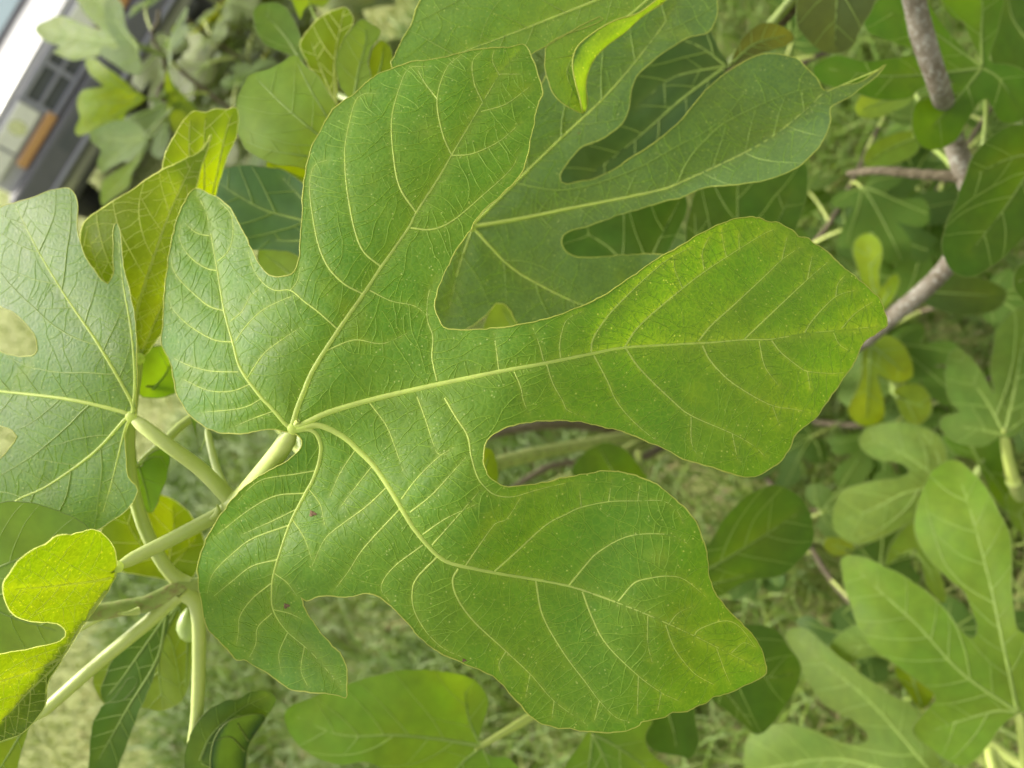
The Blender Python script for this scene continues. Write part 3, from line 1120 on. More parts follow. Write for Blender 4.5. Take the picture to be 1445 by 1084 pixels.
make_leaf(tree, (500, 232), (0.455, 0.01, -0.02, 0.006, 0.006, 0), pts('334,144 342,122 351,107 366,101 384,95 400,86 416,78 431,93 451,110 469,140 490,175 505,225 490,250 460,245 431,238 384,230 351,214 338,195 333,170'),
          [pts('498,230 444,187 401,150 361,110'), pts('496,228 470,180 440,130 420,90'), pts('494,234 440,222 380,212 348,200')], PALE, 1,
          'broad pale leaf behind the upper lobe of the big leaf', [(540, 262, 0.53), (558, 262, 0.58)], 0.0035, wave=0.008, step=8, seed=14, sec_gap=40)
make_leaf(tree, (470, 330), (0.50, -0.02, 0.0, 0.004, 0.006, 0), pts('293,251 305,243 321,237 354,234 398,240 430,262 475,310 470,370 440,372 412,357 380,352 352,352 325,325 303,285'),
          [pts('468,330 425,311 375,297 331,273 305,255'), pts('466,334 420,340 370,338'), pts('466,326 430,285 400,252')], (0.05, 0.115, 0.05), 1, None, [(520, 330, 0.56), (570, 290, 0.58)], 0.0035, step=8, seed=15)
make_leaf(tree, (440, 262), (0.54, 0, 0, 0, 0, 0), pts('376,226 400,230 428,236 445,262 430,270 400,255 380,246'), [pts('438,260 405,243 380,232')], LIME, 0, None, [(500, 280, 0.58), (560, 262, 0.58)], 0.0025, step=7, seed=16)
make_leaf(tree, (420, 400), (0.55, 0, 0, 0, 0, 0), pts('365,352 400,350 425,352 440,390 410,410 372,392'), [pts('420,398 395,375 372,358')], PALE, 0, None, [(520, 380, 0.6), (600, 340, 0.64)], 0.0025, step=8, seed=161)

# yellow and green leaves at the top
make_leaf(tree, (474, 150), (0.52, 0, 0, 0.01, 0.01, 0), pts('423,64 432,48 447,28 468,16 487,10 496,20 497,34 486,55 478,75 476,110 474,150 455,120 436,92'),
          [pts('474,148 472,90 480,40 486,14'), pts('473,146 450,90 440,60')], LIME, 1, None, [(500, 170, 0.55), (578, 165, 0.556)], 0.003, step=7, seed=17, sec_gap=24, under=True)
make_leaf(tree, (498, 140), (0.50, 0, 0, 0.01, 0.01, 0), pts('475,84 480,66 487,53 498,38 510,27 522,34 537,43 533,56 524,67 520,90 523,115 505,142 488,135 477,110'),
          [pts('500,138 506,100 516,60 515,40')], PALE, 1, None, [(520, 150, 0.55), (578, 165, 0.556)], 0.003, step=7, seed=18, sec_gap=26)
make_leaf(tree, (530, 120), (0.53, 0, 0, 0.01, 0.01, 0), pts('521,84 528,66 538,56 547,62 553,74 553,97 545,115 530,122 521,105'), [pts('531,118 538,90 541,64')], LIME, 0, None, [(578, 165, 0.556)], 0.003, step=7, seed=19)
make_leaf(tree, (435, 110), (0.62, 0, 0, 0.01, 0.01, 0), pts('357,15 368,6 384,3 398,8 408,18 420,40 427,58 430,85 415,80 398,72 382,68 368,56 359,38'), [pts('432,100 405,55 372,18')], (0.095, 0.17, 0.04), 1, None, [(490, 140, 0.6), (578, 165, 0.556)], 0.003, step=8, seed=20)
make_leaf(tree, (455, 50), (0.66, 0, 0, 0, 0, 0), pts('424,30 428,14 440,6 455,10 470,-10 480,-40 460,-45 430,-30 400,-40 380,-30 395,-8 412,0'), [pts('455,40 440,15 430,-25')], (0.11, 0.19, 0.03), 0, None, [(500, 120, 0.6), (578, 165, 0.556)], 0.003, step=8, seed=21)

# top leaf with the curled lobe
make_leaf(tree, (985, -70), (0.385, 0.01, -0.02, 0.003, 0.006, 0.002),
          pts('''553,96 557,80 564,63 572,48 580,37 584,20 590,6 610,-20 650,-60 740,-110 840,-130 930,-120 985,-90 1000,-65 985,-40 950,-10 935,5 905,22 882,46 854,67 836,88 827,117 829,147 823,159 808,154 784,137 771,107 769,77 774,63 801,47
831,38 851,27 846,23 810,42 781,60 749,76 735,90 700,110 650,125 600,120'''),
          [pts('980,-68 930,-38 844,0 781,25 717,50 660,71 600,95'), pts('978,-66 930,-15 880,28 830,60 800,100 820,150'), pts('978,-72 880,-85 760,-90 680,-75')], (0.125, 0.235, 0.055), 2,
          'broad green leaf behind the tip of the big leaf, one lobe curled over', [(1080, -70, 0.50), (1170, -60, 0.60)], 0.004, wave=0.004, step=8, seed=22, sec_gap=60,
          flaps=[dict(outline=pts('823,159 829,147 827,117 836,88 854,67 882,46 905,25 935,4 960,-14 940,-10 902,18 868,29 838,46 815,66 808,88 811,112 818,138'),
                      fold=pts('823,159 829,147 827,117 836,88 854,67 882,46 905,25 935,4 960,-14'), lift=26, reach=24, veins=[])])


# the shaded leaf behind the right lobe
def fold6(Q):
    d = np.clip((Q[:, 1] - (256 + (Q[:, 0] - 963) * -0.5)) / 60, 0, 1) * np.clip((Q[:, 0] - 900) / 120, 0, 1)
    return -0.05 * d ** 1.4


make_leaf(tree, (667, 320), (0.455, -0.024, 0.0, 0.0022, 0.004, 0.001),
          pts('''655,312 672,292 705,240 730,190 752,140 775,100 800,70 850,28 905,-18 960,-40 1005,-25 1012,15 1000,45 975,52 940,72 905,100 891,128 886,160 868,184 845,198 821,209 799,231 790,248 792,257 800,260 830,254 855,245 891,223 932,195 968,162 990,134
1012,112 1030,100 1052,86 1070,78 1096,76 1123,82 1140,97 1152,110 1163,127 1185,121 1210,117 1232,104 1250,92 1231,113 1198,137 1172,152 1172,167 1163,197 1137,227 1096,250 1046,260 996,264 963,279 943,283 877,303 835,317 805,326 793,337 795,351 810,361 841,364 877,360
927,359 965,368 985,400 960,450 900,490 820,500 760,478 729,457 722,441 711,429 700,428 688,442 660,464 630,470 602,455 604,410 620,365 642,332'''),
          [pts('668,317 738,248 799,189 849,142 888,98 940,30 965,-15'), pts('670,320 735,309 794,297 918,272 963,257 1073,204 1143,150 1163,132 1240,98'), pts('669,323 719,375 769,406 821,430 900,455 950,440'),
           pts('666,325 647,381 633,442'), pts('664,318 640,335 615,390')], (0.090, 0.165, 0.058), 2,
          'dull shaded lobed leaf behind the right lobe of the big leaf, its tip twisted', [(690, 350, 0.52), (700, 400, 0.66), (700, 430, 0.80)], 0.004, wave=0.005, step=8, extra=fold6, seed=23, sec_gap=62, vein_w=0.75)
make_leaf(tree, (1025, 94), (0.56, -0.01, 0.0, 0.006, 0.006, 0),
          pts('''1028,92 1015,70 1000,40 985,10 955,-10 920,20 890,70 880,110 860,150 830,185 800,220 780,260 800,285 850,275 900,240 950,195 990,150 1015,115'''),
          [pts('1024,95 963,140 900,195 830,250'), pts('1023,92 985,65 940,50'), pts('1022,94 950,110 900,150')], (0.042, 0.085, 0.03), 1, None, [(1062, 60, 0.58), (1090, 32, 0.60), (1124, -6, 0.613)], 0.0042, wave=0.006, step=9, seed=24)
make_leaf(tree, (1030, 90), (0.54, 0.0, 0, 0.02, 0.02, 0), pts('1034,80 1045,58 1060,42 1075,33 1095,33 1112,42 1120,55 1105,66 1080,74 1050,84 1034,92'), [pts('1034,88 1065,62 1108,50')], (0.085, 0.105, 0.03), 1, None, [(1075, 50, 0.57), (1110, 10, 0.61)], 0.0025, step=6, seed=25, sec_gap=18)
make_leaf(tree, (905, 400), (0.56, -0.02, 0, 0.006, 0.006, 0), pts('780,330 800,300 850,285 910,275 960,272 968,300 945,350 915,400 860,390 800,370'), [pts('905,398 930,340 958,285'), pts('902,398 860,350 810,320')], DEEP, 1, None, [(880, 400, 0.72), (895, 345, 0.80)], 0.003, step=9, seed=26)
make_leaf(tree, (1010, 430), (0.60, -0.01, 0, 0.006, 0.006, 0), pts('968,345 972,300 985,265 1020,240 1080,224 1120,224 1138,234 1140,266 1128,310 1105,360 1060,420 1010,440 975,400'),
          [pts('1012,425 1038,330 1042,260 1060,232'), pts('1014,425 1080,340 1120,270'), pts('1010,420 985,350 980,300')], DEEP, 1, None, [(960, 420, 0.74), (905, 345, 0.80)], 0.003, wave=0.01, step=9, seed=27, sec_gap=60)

# leaves below
make_leaf(tree, (235, 866), (0.445, 0.0, 0.015, 0.01, 0.004, 0), pts('239,867 231,909 214,962 187,1029 167,1084 150,1130 128,1120 126,1083 129,1029 138,1008 147,994 174,987 189,972 194,958 189,954 182,957 167,977 150,994 143,976 150,952 160,929 200,889 230,867'),
          [pts('235,868 214,898 174,955 150,985'), pts('235,869 222,930 180,1000 140,1070')], DEEP, 1, 'dark drooping leaf with a gap between its lobes below the shoots', [(238, 850, 0.43), (250, 836, 0.415)], 0.0025, wave=0.006, step=6, seed=30, sec_gap=28)
make_leaf(tree, (252, 850), (0.475, 0, 0.01, 0.01, 0.004, 0), pts('230,866 252,850 270,856 273,890 272,936 262,982 245,998 225,1004 200,998 165,1002 140,985 132,955 150,930 190,900'), [pts('252,854 225,920 230,1000'), pts('250,855 200,920 150,975'), pts('253,856 264,900 262,970')], (0.13, 0.20, 0.025), 1, None, [(255, 836, 0.425)], 0.003, wave=0.008, step=8, seed=31, sec_gap=36)
make_leaf(tree, (235, 805), (0.47, 0, 0, 0.01, 0.006, 0), pts('142,752 175,722 210,700 240,703 265,722 281,745 289,772 278,806 262,822 235,818 205,812 165,802'), [pts('235,805 200,770 175,730'), pts('237,804 245,750 243,712'), pts('236,806 265,775 282,752')], LIME, 1, None, [(255, 823, 0.43)], 0.003, step=8, seed=32, sec_gap=30, under=True)
make_leaf(tree, (215, 545), (0.47, 0, 0, 0.01, 0.006, 0), pts('196,505 225,488 248,495 262,535 245,556 215,562 196,555'), [pts('215,550 235,525 245,500')], MID, 1, None, [(300, 540, 0.50), (420, 600, 0.50), (450, 705, 0.46)], 0.003, step=7, seed=33)
stem(tree, [(258, 835, 0.412), (278, 856, 0.415), (281, 920, 0.42), (278, 1006, 0.425), (272, 1050, 0.43)], [0.0046, 0.0037, 0.0035, 0.0034, 0.0031], M_PET, 'leaf_stalk', 0, 3)


def fold18(Q):
    return 0.0


make_leaf(tree, (280, 1075), (0.425, 0.02, 0.02, 0.01, 0.008, 0), pts('260,1090 264,1049 284,1012 317,989 337,986 354,976 374,974 389,986 384,1002 374,1014 356,1040 345,1065 350,1110 300,1130 262,1120'),
          [pts('282,1072 300,1035 340,1000 376,982'), pts('284,1076 310,1090 330,1115')], (0.05, 0.10, 0.04), 1, 'curled leaf rolled over on itself at the end of the hanging stalk', None, None, step=6, seed=34, sec_gap=24,
          flaps=[dict(outline=pts('374,1014 361,1008 331,1014 311,1029 299,1056 299,1090 320,1110 344,1095 351,1052'), fold=pts('374,1014 356,1040 347,1065 345,1095'), lift=30, reach=40, veins=[pts('345,1060 325,1040 305,1045'), pts('350,1045 335,1020')])])
make_leaf(tree, (679, 1053), (0.56, 0.0, 0.01, 0.003, 0.004, 0), pts('676,1048 684,1016 688,986 670,960 632,948 582,945 532,952 482,968 440,984 402,1003 412,1040 440,1066 482,1080 512,1075 540,1086 580,1120 600,1160 660,1170 700,1150 740,1110 720,1070 695,1068'),
          [pts('677,1052 616,1042 556,1037 482,1037 420,1012'), pts('677,1050 662,1016 655,975'), pts('678,1055 645,1084 610,1140'), pts('681,1056 700,1100')], (0.105, 0.20, 0.02), 1,
          'flat bright green leaf on a slanting stalk near the curled leaf', [(749, 1012, 0.60), (830, 930, 0.85), (900, 700, 1.25), (900, 640, 1.40)], 0.0044, bright_stalk=True, step=9, seed=35, sec_gap=44)
make_leaf(tree, (836, 1034), (0.58, 0, 0, 0.004, 0.004, 0), pts('833,1030 819,1049 796,1084 780,1140 860,1180 950,1150 990,1110 946,1084 917,1060 910,1037 921,1016 895,1020 869,1028 850,1026'), [pts('838,1036 880,1060 940,1105'), pts('837,1037 858,1084 870,1150'), pts('836,1038 830,1084 815,1140')], (0.10, 0.19, 0.025), 1, None, [(850, 900, 0.85), (900, 700, 1.3), (890, 645, 1.40)], 0.004, step=9, seed=36)
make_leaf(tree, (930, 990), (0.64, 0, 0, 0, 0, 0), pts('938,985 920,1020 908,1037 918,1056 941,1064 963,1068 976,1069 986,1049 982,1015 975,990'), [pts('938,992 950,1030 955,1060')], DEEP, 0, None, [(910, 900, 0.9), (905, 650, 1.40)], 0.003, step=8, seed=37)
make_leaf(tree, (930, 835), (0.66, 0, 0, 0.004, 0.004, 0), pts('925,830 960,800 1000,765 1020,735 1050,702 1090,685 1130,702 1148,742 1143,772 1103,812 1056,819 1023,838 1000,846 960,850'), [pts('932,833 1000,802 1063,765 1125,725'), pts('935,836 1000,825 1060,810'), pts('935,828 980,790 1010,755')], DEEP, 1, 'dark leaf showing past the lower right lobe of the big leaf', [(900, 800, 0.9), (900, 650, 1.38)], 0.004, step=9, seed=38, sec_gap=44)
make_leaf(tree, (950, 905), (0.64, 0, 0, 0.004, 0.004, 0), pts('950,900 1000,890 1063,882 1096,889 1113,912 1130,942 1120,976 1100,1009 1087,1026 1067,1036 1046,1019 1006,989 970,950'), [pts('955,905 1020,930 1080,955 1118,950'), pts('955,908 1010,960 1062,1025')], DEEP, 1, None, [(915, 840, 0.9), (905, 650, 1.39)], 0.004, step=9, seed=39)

# leaves on the grey branch, right
make_leaf(tree, (1385, 95), (0.655, 0, 0, 0.004, 0.004, 0),
          pts('''1386,92 1372,60 1358,30 1350,28 1335,15 1320,-20 1310,-60 1360,-80 1410,-60 1418,-10 1408,40 1396,84 1412,90 1430,92 1450,105 1458,140 1440,172 1412,172 1398,148 1394,140 1380,146 1364,174 1347,200 1325,210 1303,208 1290,192 1287,165 1295,142 1318,134 1342,124 1346,114 1330,112 1300,124
1280,140 1240,140 1200,130 1160,118 1148,95 1180,78 1225,86 1270,80 1300,75 1260,60 1225,45 1222,20 1250,-10 1290,-20 1320,20 1360,70'''),
          [pts('1384,94 1350,70 1310,42 1250,15'), pts('1385,93 1384,50 1385,0 1370,-60'), pts('1384,97 1330,103 1250,108 1170,98'), pts('1384,98 1350,140 1315,180'), pts('1387,97 1410,112 1435,150')], (0.07, 0.155, 0.014), 1,
          'broad green lobed leaf behind the grey branch', [(1392, 130, 0.70), (1388, 200, 0.73), (1372, 262, 0.73)], 0.0022, step=9, seed=40, sec_gap=60)
make_leaf(tree, (1465, 215), (0.60, 0, 0, 0.004, 0.004, 0), pts('1470,205 1445,176 1415,182 1385,205 1368,232 1350,280 1335,318 1329,350 1344,384 1374,390 1415,364 1445,335 1480,300 1490,250'), [pts('1466,217 1420,290 1370,355'), pts('1464,215 1420,225 1380,245')], DEEP, 1, 'smooth dark leaf hanging in front of the grey branch', [(1440, 180, 0.66), (1400, 120, 0.68), (1330, 110, 0.66)], 0.003, step=9, seed=41, sec_gap=50)
make_leaf(tree, (1180, -40), (0.58, 0, 0, 0.004, 0.004, 0), pts('1170,-50 1130,-20 1124,30 1138,55 1160,72 1185,75 1205,62 1216,38 1232,10 1240,-30 1200,-60'), [pts('1182,-40 1180,10 1178,66')], (0.075, 0.105, 0.04), 1, None, [(1178, -64, 0.60)], 0.003, step=9, seed=42)
make_leaf(tree, (1470, 80), (0.82, 0, 0, 0.004, 0.004, 0), pts('1470,90 1430,110 1400,90 1395,40 1405,-20 1440,-50 1500,-40 1520,40'), [pts('1470,80 1430,30 1420,-20')], DEEP, 0, None, [(1450, 150, 0.80), (1374, 280, 0.74)], 0.003, step=10, seed=43)
make_leaf(tree, (1290, 130), (0.86, 0, 0, 0, 0, 0), pts('1290,120 1250,115 1215,135 1205,155 1222,168 1255,160 1285,145'), [pts('1288,130 1250,142 1215,155')], PALE, 0, None, [(1330, 200, 0.80), (1362, 245, 0.72)], 0.003, step=9, seed=44)
make_leaf(tree, (1290, 190), (0.90, 0, 0, 0, 0, 0), pts('1292,186 1265,188 1235,200 1218,222 1225,236 1260,232 1288,220 1300,200'), [pts('1290,195 1255,210 1225,228')], (0.12, 0.20, 0.03), 0, None, [(1330, 220, 0.80), (1345, 238, 0.74)], 0.003, step=9, seed=45)
make_leaf(tree, (1440, 395), (0.66, 0, 0, 0, 0, 0), pts('1445,372 1432,385 1432,408 1445,425 1470,430 1490,400 1475,375'), [pts('1480,400 1440,395')], DEEP, 0, None, [(1470, 340, 0.70), (1400, 310, 0.74), (1374, 300, 0.74)], 0.003, step=8, seed=46)
make_leaf(tree, (1300, 410), (0.95, 0, 0, 0, 0, 0), pts('1295,400 1330,385 1380,392 1420,410 1410,435 1370,445 1330,440 1300,425'), [pts('1305,412 1360,415 1405,418')], (0.05, 0.09, 0.025), 0, None, [(1290, 430, 0.86)], 0.003, step=10, seed=47)


# ------------------------------------------------------------------ low fig suckers rising from the grass at the right
def sucker(label, foot, path, radii, leaves, seed):
    root = on_ground(*foot)
    e = empty('fig_sucker', root)
    tag(e, label, 'fig plant', 'low fig plants in the grass')
    stem(e, [root] + path, radii, M_TWIG, 'stem', 0.12, seed)
    for i, (b, z, out, pr, c, pet) in enumerate(leaves):
        make_leaf(e, b, (z, -0.02, 0.01, 0.012, 0.010, 0.004), pts(out), [pts(p) for p in pr], tuple(min(0.4, v * q) for v, q in zip(c, (1.25, 1.15, 0.8))), 1, None, pet, 0.0042 * z / 0.6, step=10, seed=seed * 20 + i, sec_gap=44, wave=0.006, vein_w=1.1, bright_stalk=True)
    return e


sucker('bright fig sucker with two broad lobed leaves on thick yellow stalks', (1475, 960), [(1490, 1040, 0.95), (1478, 1100, 0.80), (1450, 1130, 0.72)], [0.010, 0.009, 0.008, 0.006], [
    ((1437, 1004), 0.66, '''1434,1008 1411,1029 1380,1069 1354,1081 1307,1053 1287,1029 1300,1010 1314,996 1318,978 1264,939 1224,906 1204,866 1190,820 1187,789 1210,785 1250,800 1290,822 1330,856 1352,885 1372,900 1378,880 1361,836 1345,822
1330,810 1312,790 1297,769 1291,738 1300,695 1318,662 1348,650 1385,680 1412,725 1426,765 1428,822 1437,889 1470,900 1500,930 1490,980 1450,1002''',
     ['1435,1002 1418,920 1397,822 1371,725 1352,668', '1434,1003 1357,949 1294,882 1247,839 1205,800', '1434,1005 1407,1003 1365,1014 1305,1035'], (0.10, 0.185, 0.026), [(1444, 1050, 0.68), (1450, 1110, 0.72)]),
    ((1330, 1112), 0.80, '''1335,1100 1310,1040 1290,1000 1250,975 1200,940 1163,909 1137,886 1110,892 1123,929 1150,979 1170,999 1204,1016 1226,1042 1197,1051 1150,1032 1107,1022 1060,1034 1050,1076 1070,1120 1150,1140 1250,1150 1320,1130''',
     ['1328,1108 1310,1084 1230,992 1163,936 1125,900', '1327,1112 1260,1090 1177,1071 1090,1083 1058,1090'], (0.105, 0.175, 0.045), [(1385, 1118, 0.77), (1450, 1130, 0.73)]),
    ((1405, 1100), 0.74, '1400,1095 1350,1085 1310,1090 1290,1130 1340,1170 1410,1150', ['1402,1100 1340,1115'], (0.10, 0.18, 0.03), [(1398, 1060, 0.76), (1440, 1120, 0.74)]),
    ((1290, 930), 0.86, '1292,925 1262,935 1235,925 1200,935 1170,950 1165,925 1185,895 1215,880 1250,890 1275,905', ['1288,928 1240,912 1190,915'], (0.12, 0.20, 0.06), [(1340, 1000, 0.9), (1440, 1080, 0.86), (1470, 1090, 0.82)]),
    ((1300, 1000), 0.84, '1302,1000 1278,975 1262,945 1268,915 1290,920 1310,945 1320,975', ['1300,995 1285,950 1276,920'], LIME, [(1370, 1060, 0.84), (1450, 1125, 0.74)]),
], 61)
sucker('pale fig sucker with drooping lobed leaf just above the long grass', (1360, 700), [(1362, 715, 1.10), (1352, 700, 0.98), (1345, 690, 0.94)], [0.008, 0.007, 0.006, 0.004], [
    ((1330, 682), 0.93, '''1332,678 1337,649 1324,616 1297,600 1257,596 1222,605 1212,626 1226,642 1250,652 1275,655 1284,664 1270,674 1240,678 1212,684 1188,692 1176,718 1178,748 1205,768 1235,762 1275,744 1310,720 1330,695''',
     ['1328,680 1284,646 1230,620', '1328,684 1277,696 1237,716 1190,735', '1330,679 1322,640 1300,610'], (0.12, 0.195, 0.055), [(1340, 688, 0.935)]),
    ((1385, 655), 1.0, '1380,655 1350,640 1330,620 1345,600 1385,598 1415,612 1428,640 1440,680 1425,720 1400,700', ['1383,655 1370,630 1350,612', '1386,657 1405,680 1420,705'], (0.07, 0.15, 0.02), [(1372, 690, 1.02), (1358, 708, 1.06)]),
    ((1290, 780), 1.0, '1292,775 1262,790 1250,800 1255,770 1275,745 1300,730 1312,760 1325,800 1335,850 1310,830', ['1292,780 1308,800 1325,840', '1288,778 1265,785'], (0.11, 0.19, 0.03), [(1330, 720, 1.04), (1352, 702, 1.0)]),
    ((1200, 775), 1.05, '1205,780 1175,785 1160,770 1165,758 1190,760 1205,768', ['1203,777 1170,768'], (0.13, 0.2, 0.05), [(1260, 740, 1.1), (1345, 706, 1.08)]),
], 62)
sucker('small light green fig sucker tucked behind the right lobe tip', (1300, 560), [(1290, 560, 1.20), (1262, 530, 1.08), (1240, 500, 1.00), (1228, 488, 0.97)], [0.007, 0.006, 0.005, 0.004, 0.003], [
    ((1227, 486), 0.96, '1222,480 1240,473 1258,474 1276,488 1288,512 1288,532 1270,540 1248,534 1238,528 1246,560 1250,580 1240,597 1220,602 1204,594 1197,578 1206,556 1214,535 1216,505', ['1228,488 1226,530 1222,590', '1229,487 1252,505 1275,525'], (0.14, 0.22, 0.035), [(1230, 490, 0.968)]),
    ((1240, 436), 1.02, '1236,436 1222,415 1212,385 1203,358 1206,340 1222,330 1238,336 1245,352 1241,382 1243,405 1256,390 1266,385 1271,396 1262,416 1248,436', ['1240,434 1230,395 1225,342', '1242,434 1256,408 1266,392'], (0.16, 0.26, 0.025), [(1244, 470, 1.02), (1250, 515, 1.04)]),
    ((1265, 558), 1.0, '1262,552 1285,540 1305,548 1316,570 1310,590 1290,600 1272,585', ['1266,560 1290,570 1308,575'], (0.13, 0.2, 0.03), [(1262, 545, 1.04), (1262, 532, 1.08)]),
], 63)
sucker('tall fig sucker with narrow upright lobes and a bright yellow stalk', (1470, 640), [(1462, 720, 1.05), (1440, 700, 0.95), (1426, 668, 0.92)], [0.009, 0.008, 0.008, 0.007], [
    ((1417, 612), 0.88, '''1412,616 1385,630 1352,625 1328,605 1330,588 1355,580 1345,572 1336,555 1335,520 1341,500 1350,491 1372,505 1388,530 1402,556 1398,520 1402,480 1412,455 1445,434 1490,440 1510,500 1490,560 1450,600 1424,618''',
     ['1416,610 1395,570 1370,535 1352,502', '1418,610 1432,550 1442,490 1455,445', '1414,613 1380,606 1340,600', '1420,611 1460,580'], (0.085, 0.155, 0.04), [(1422, 645, 0.90), (1430, 680, 0.925)]),
    ((1450, 760), 0.95, '1445,755 1425,735 1420,700 1435,690 1460,700 1490,730 1480,770', ['1450,758 1440,730 1436,705'], (0.10, 0.18, 0.02), [(1460, 735, 1.0), (1462, 720, 1.05)]),
], 64)

make_leaf(tree, (670, 690), (0.50, 0, 0, 0, 0, 0), pts('650,625 680,632 694,634 702,655 703,678 697,692 670,705 645,680'), [pts('672,690 684,660 690,640')], LIME, 0, None, [(640, 700, 0.60), (590, 690, 0.60)], 0.003, step=8, seed=48)
make_leaf(tree, (900, 700), (0.78, 0, 0, 0, 0, 0), pts('905,705 870,690 830,685 806,668 822,642 850,625 880,632 900,655 915,680'), [pts('900,698 865,665 845,632')], DEEP, 0, None, [(890, 720, 0.95), (880, 645, 1.38)], 0.003, step=9, seed=49)
make_leaf(tree, (735, 440), (0.66, 0, 0, 0, 0, 0), pts('690,440 700,424 715,426 728,440 735,470 700,480 680,470'), [pts('730,470 708,436')], PALE, 0, None, [(760, 440, 0.75), (770, 430, 0.85)], 0.003, step=8, seed=50)
for k in range(2):                                      # papery stipules at the shoot tips
    a = [(300, 735, .366), (308, 722, .367), (306, 712, .366)] if k == 0 else [(196, 862, .398), (180, 866, .394), (166, 866, .392)]
    t = Tubes()
    t.add(curve3([tuple(W(*p)) for p in a], 8), np.linspace(0.0022, 0.0004, len(curve3([tuple(W(*p)) for p in a], 8))), 6)
    t.build('stipule', M_PET, tree, tuple(W(*a[0])))
# young green fig in the fork of the second shoot
bm_v, bm_f = [], []
fc = W(269, 880, 0.428)
ax = (W(265, 852, 0.426) - W(271, 907, 0.43)).normalized()
t1 = ax.orthogonal().normalized()
t2 = ax.cross(t1)
prof = [(0.0098, 0.0012), (0.0085, 0.0022), (0.006, 0.0048), (0.002, 0.0068), (-0.002, 0.0076), (-0.006, 0.0066), (-0.009, 0.0042), (-0.0102, 0.0016), (-0.0103, 0.0001)]
for h_, r_ in prof:
    for k in range(14):
        a = 2 * math.pi * k / 14
        bm_v.append(tuple(fc + ax * h_ + (t1 * math.cos(a) + t2 * math.sin(a)) * r_))
for i in range(len(prof) - 1):
    for k in range(14):
        bm_f.append((i * 14 + k, i * 14 + (k + 1) % 14, (i + 1) * 14 + (k + 1) % 14, (i + 1) * 14 + k))
mesh_obj('young_fig', bm_v, bm_f, vein_material('young_fig_skin', (0.30, 0.40, 0.10), 0.2, 0.4), tree, tuple(fc))

# ------------------------------------------------------------------ free-standing leaf kinds for the bushes further off
GEN_R = [(0.0, 0.015), (-0.09, 0.10), (-0.11, 0.24), (-0.03, 0.37), (0.09, 0.40), (0.19, 0.33), (0.25, 0.20), (0.34, 0.26), (0.46, 0.42), (0.60, 0.50), (0.73, 0.46), (0.74, 0.34), (0.63, 0.20), (0.55, 0.10), (0.64, 0.15),
         (0.80, 0.19), (0.93, 0.15), (1.01, 0.06), (1.04, 0.0)]
GEN_V = [[(0, 0), (0.5, 0.01), (1.0, 0)], [(0, 0), (0.28, 0.16), (0.66, 0.44)], [(0, 0), (0.28, -0.16), (0.66, -0.44)], [(0, 0), (0.0, 0.16), (0.07, 0.37)], [(0, 0), (0.0, -0.16), (0.07, -0.37)]]


def generic_leaf(kind):
    """a leaf lying along +x, one unit long, base at the origin, stalk running back and down"""
    r = random.Random(90 + kind)
    half = [(x + r.uniform(-.03, .03), y * r.uniform(0.86, 1.12)) for x, y in GEN_R[1:-1]]
    half2 = [(x + r.uniform(-.03, .03), -y * r.uniform(0.86, 1.12)) for x, y in GEN_R[1:-1]]
    poly = smooth_closed(np.array([GEN_R[0]] + half + [GEN_R[-1]] + half2[::-1]) * 100, 5)
    R = Raster(poly)
    G = np.array([(x, y) for y in np.arange(R.y0, R.y0 + R.h, 7) for x in np.arange(R.x0, R.x0 + R.w, 8) if R.isin((x, y))], float)
    G = G[near_dist(G, poly) > 3]
    ap = np.vstack([poly, G])
    res = delaunay_2d_cdt([Vector(p) for p in ap.tolist()], [(i, (i + 1) % len(poly)) for i in range(len(poly))], [], 1, 1e-4)
    Q = np.array([tuple(v) for v in res[0]]) / 100
    ph = r.uniform(0, 6)
    droop = r.uniform(0.15, 0.4)

    def z(x, y):
        return -droop * x * x + 0.16 * np.abs(y) * (1 - 0.5 * x) + 0.03 * np.sin(7 * x + ph) * np.sin(6 * y + ph) - 0.25 * y * y
    V = np.stack([Q[:, 0], Q[:, 1], z(Q[:, 0], Q[:, 1])], 1)
    fs = []
    for f in res[2]:
        a, b, c = (Q[i] for i in f)
        ccw = (b[0] - a[0]) * (c[1] - a[1]) - (b[1] - a[1]) * (c[0] - a[0]) > 0
        fs.append(tuple(f) if ccw else tuple(f)[::-1])
    leaf = mesh_obj('leaf', V, fs, M_LEAFB)
    for v in GEN_V:
        P = smooth_open(v, 0.06)
        P3 = np.stack([P[:, 0], P[:, 1], z(P[:, 0], P[:, 1]) + 0.004], 1)
        t = Tubes()
        t.add(P3, np.linspace(0.011, 0.003, len(P3)), 5)
        o = t.build('main_vein', M_VEINB)
        o.parent = leaf
    t = Tubes()
    C = curve3([(0.01, 0, 0), (-0.12, 0, -0.01), (-0.30, 0.0, -0.08), (-0.45, 0, -0.20)], 10)
    t.add(C, np.linspace(0.014, 0.02, len(C)), 7)
    o = t.build('petiole', M_PET)
    o.parent = leaf
    return leaf


PROTO = [generic_leaf(k) for k in range(4)]
proto_used = [False] * 4


def place_generic(parent, p_end, d, up, size, color, k):
    """the stalk of the leaf ends at p_end; d is the way the leaf points"""
    x = Vector(d).normalized()
    zz = Vector(up) - x * Vector(up).dot(x)
    zz.normalize()
    y = zz.cross(x)
    src = PROTO[k]
    if not proto_used[k]:
        proto_used[k] = True
        o, kids = src, list(src.children)
    else:
        o = src.copy()
        col.objects.link(o)
        kids = []
        for c in src.children:
            cc = c.copy()
            col.objects.link(cc)
            cc.parent = o
    M3 = Matrix((x, y, zz)).transposed()
    o.parent = parent
    off = M3 @ Vector((-0.45, 0, -0.20)) * size
    o.location = Vector(p_end) - off - parent.location
    o.rotation_euler = M3.to_euler()
    o.scale = (size, size, size)
    o.color = (*color, 1)
    return o


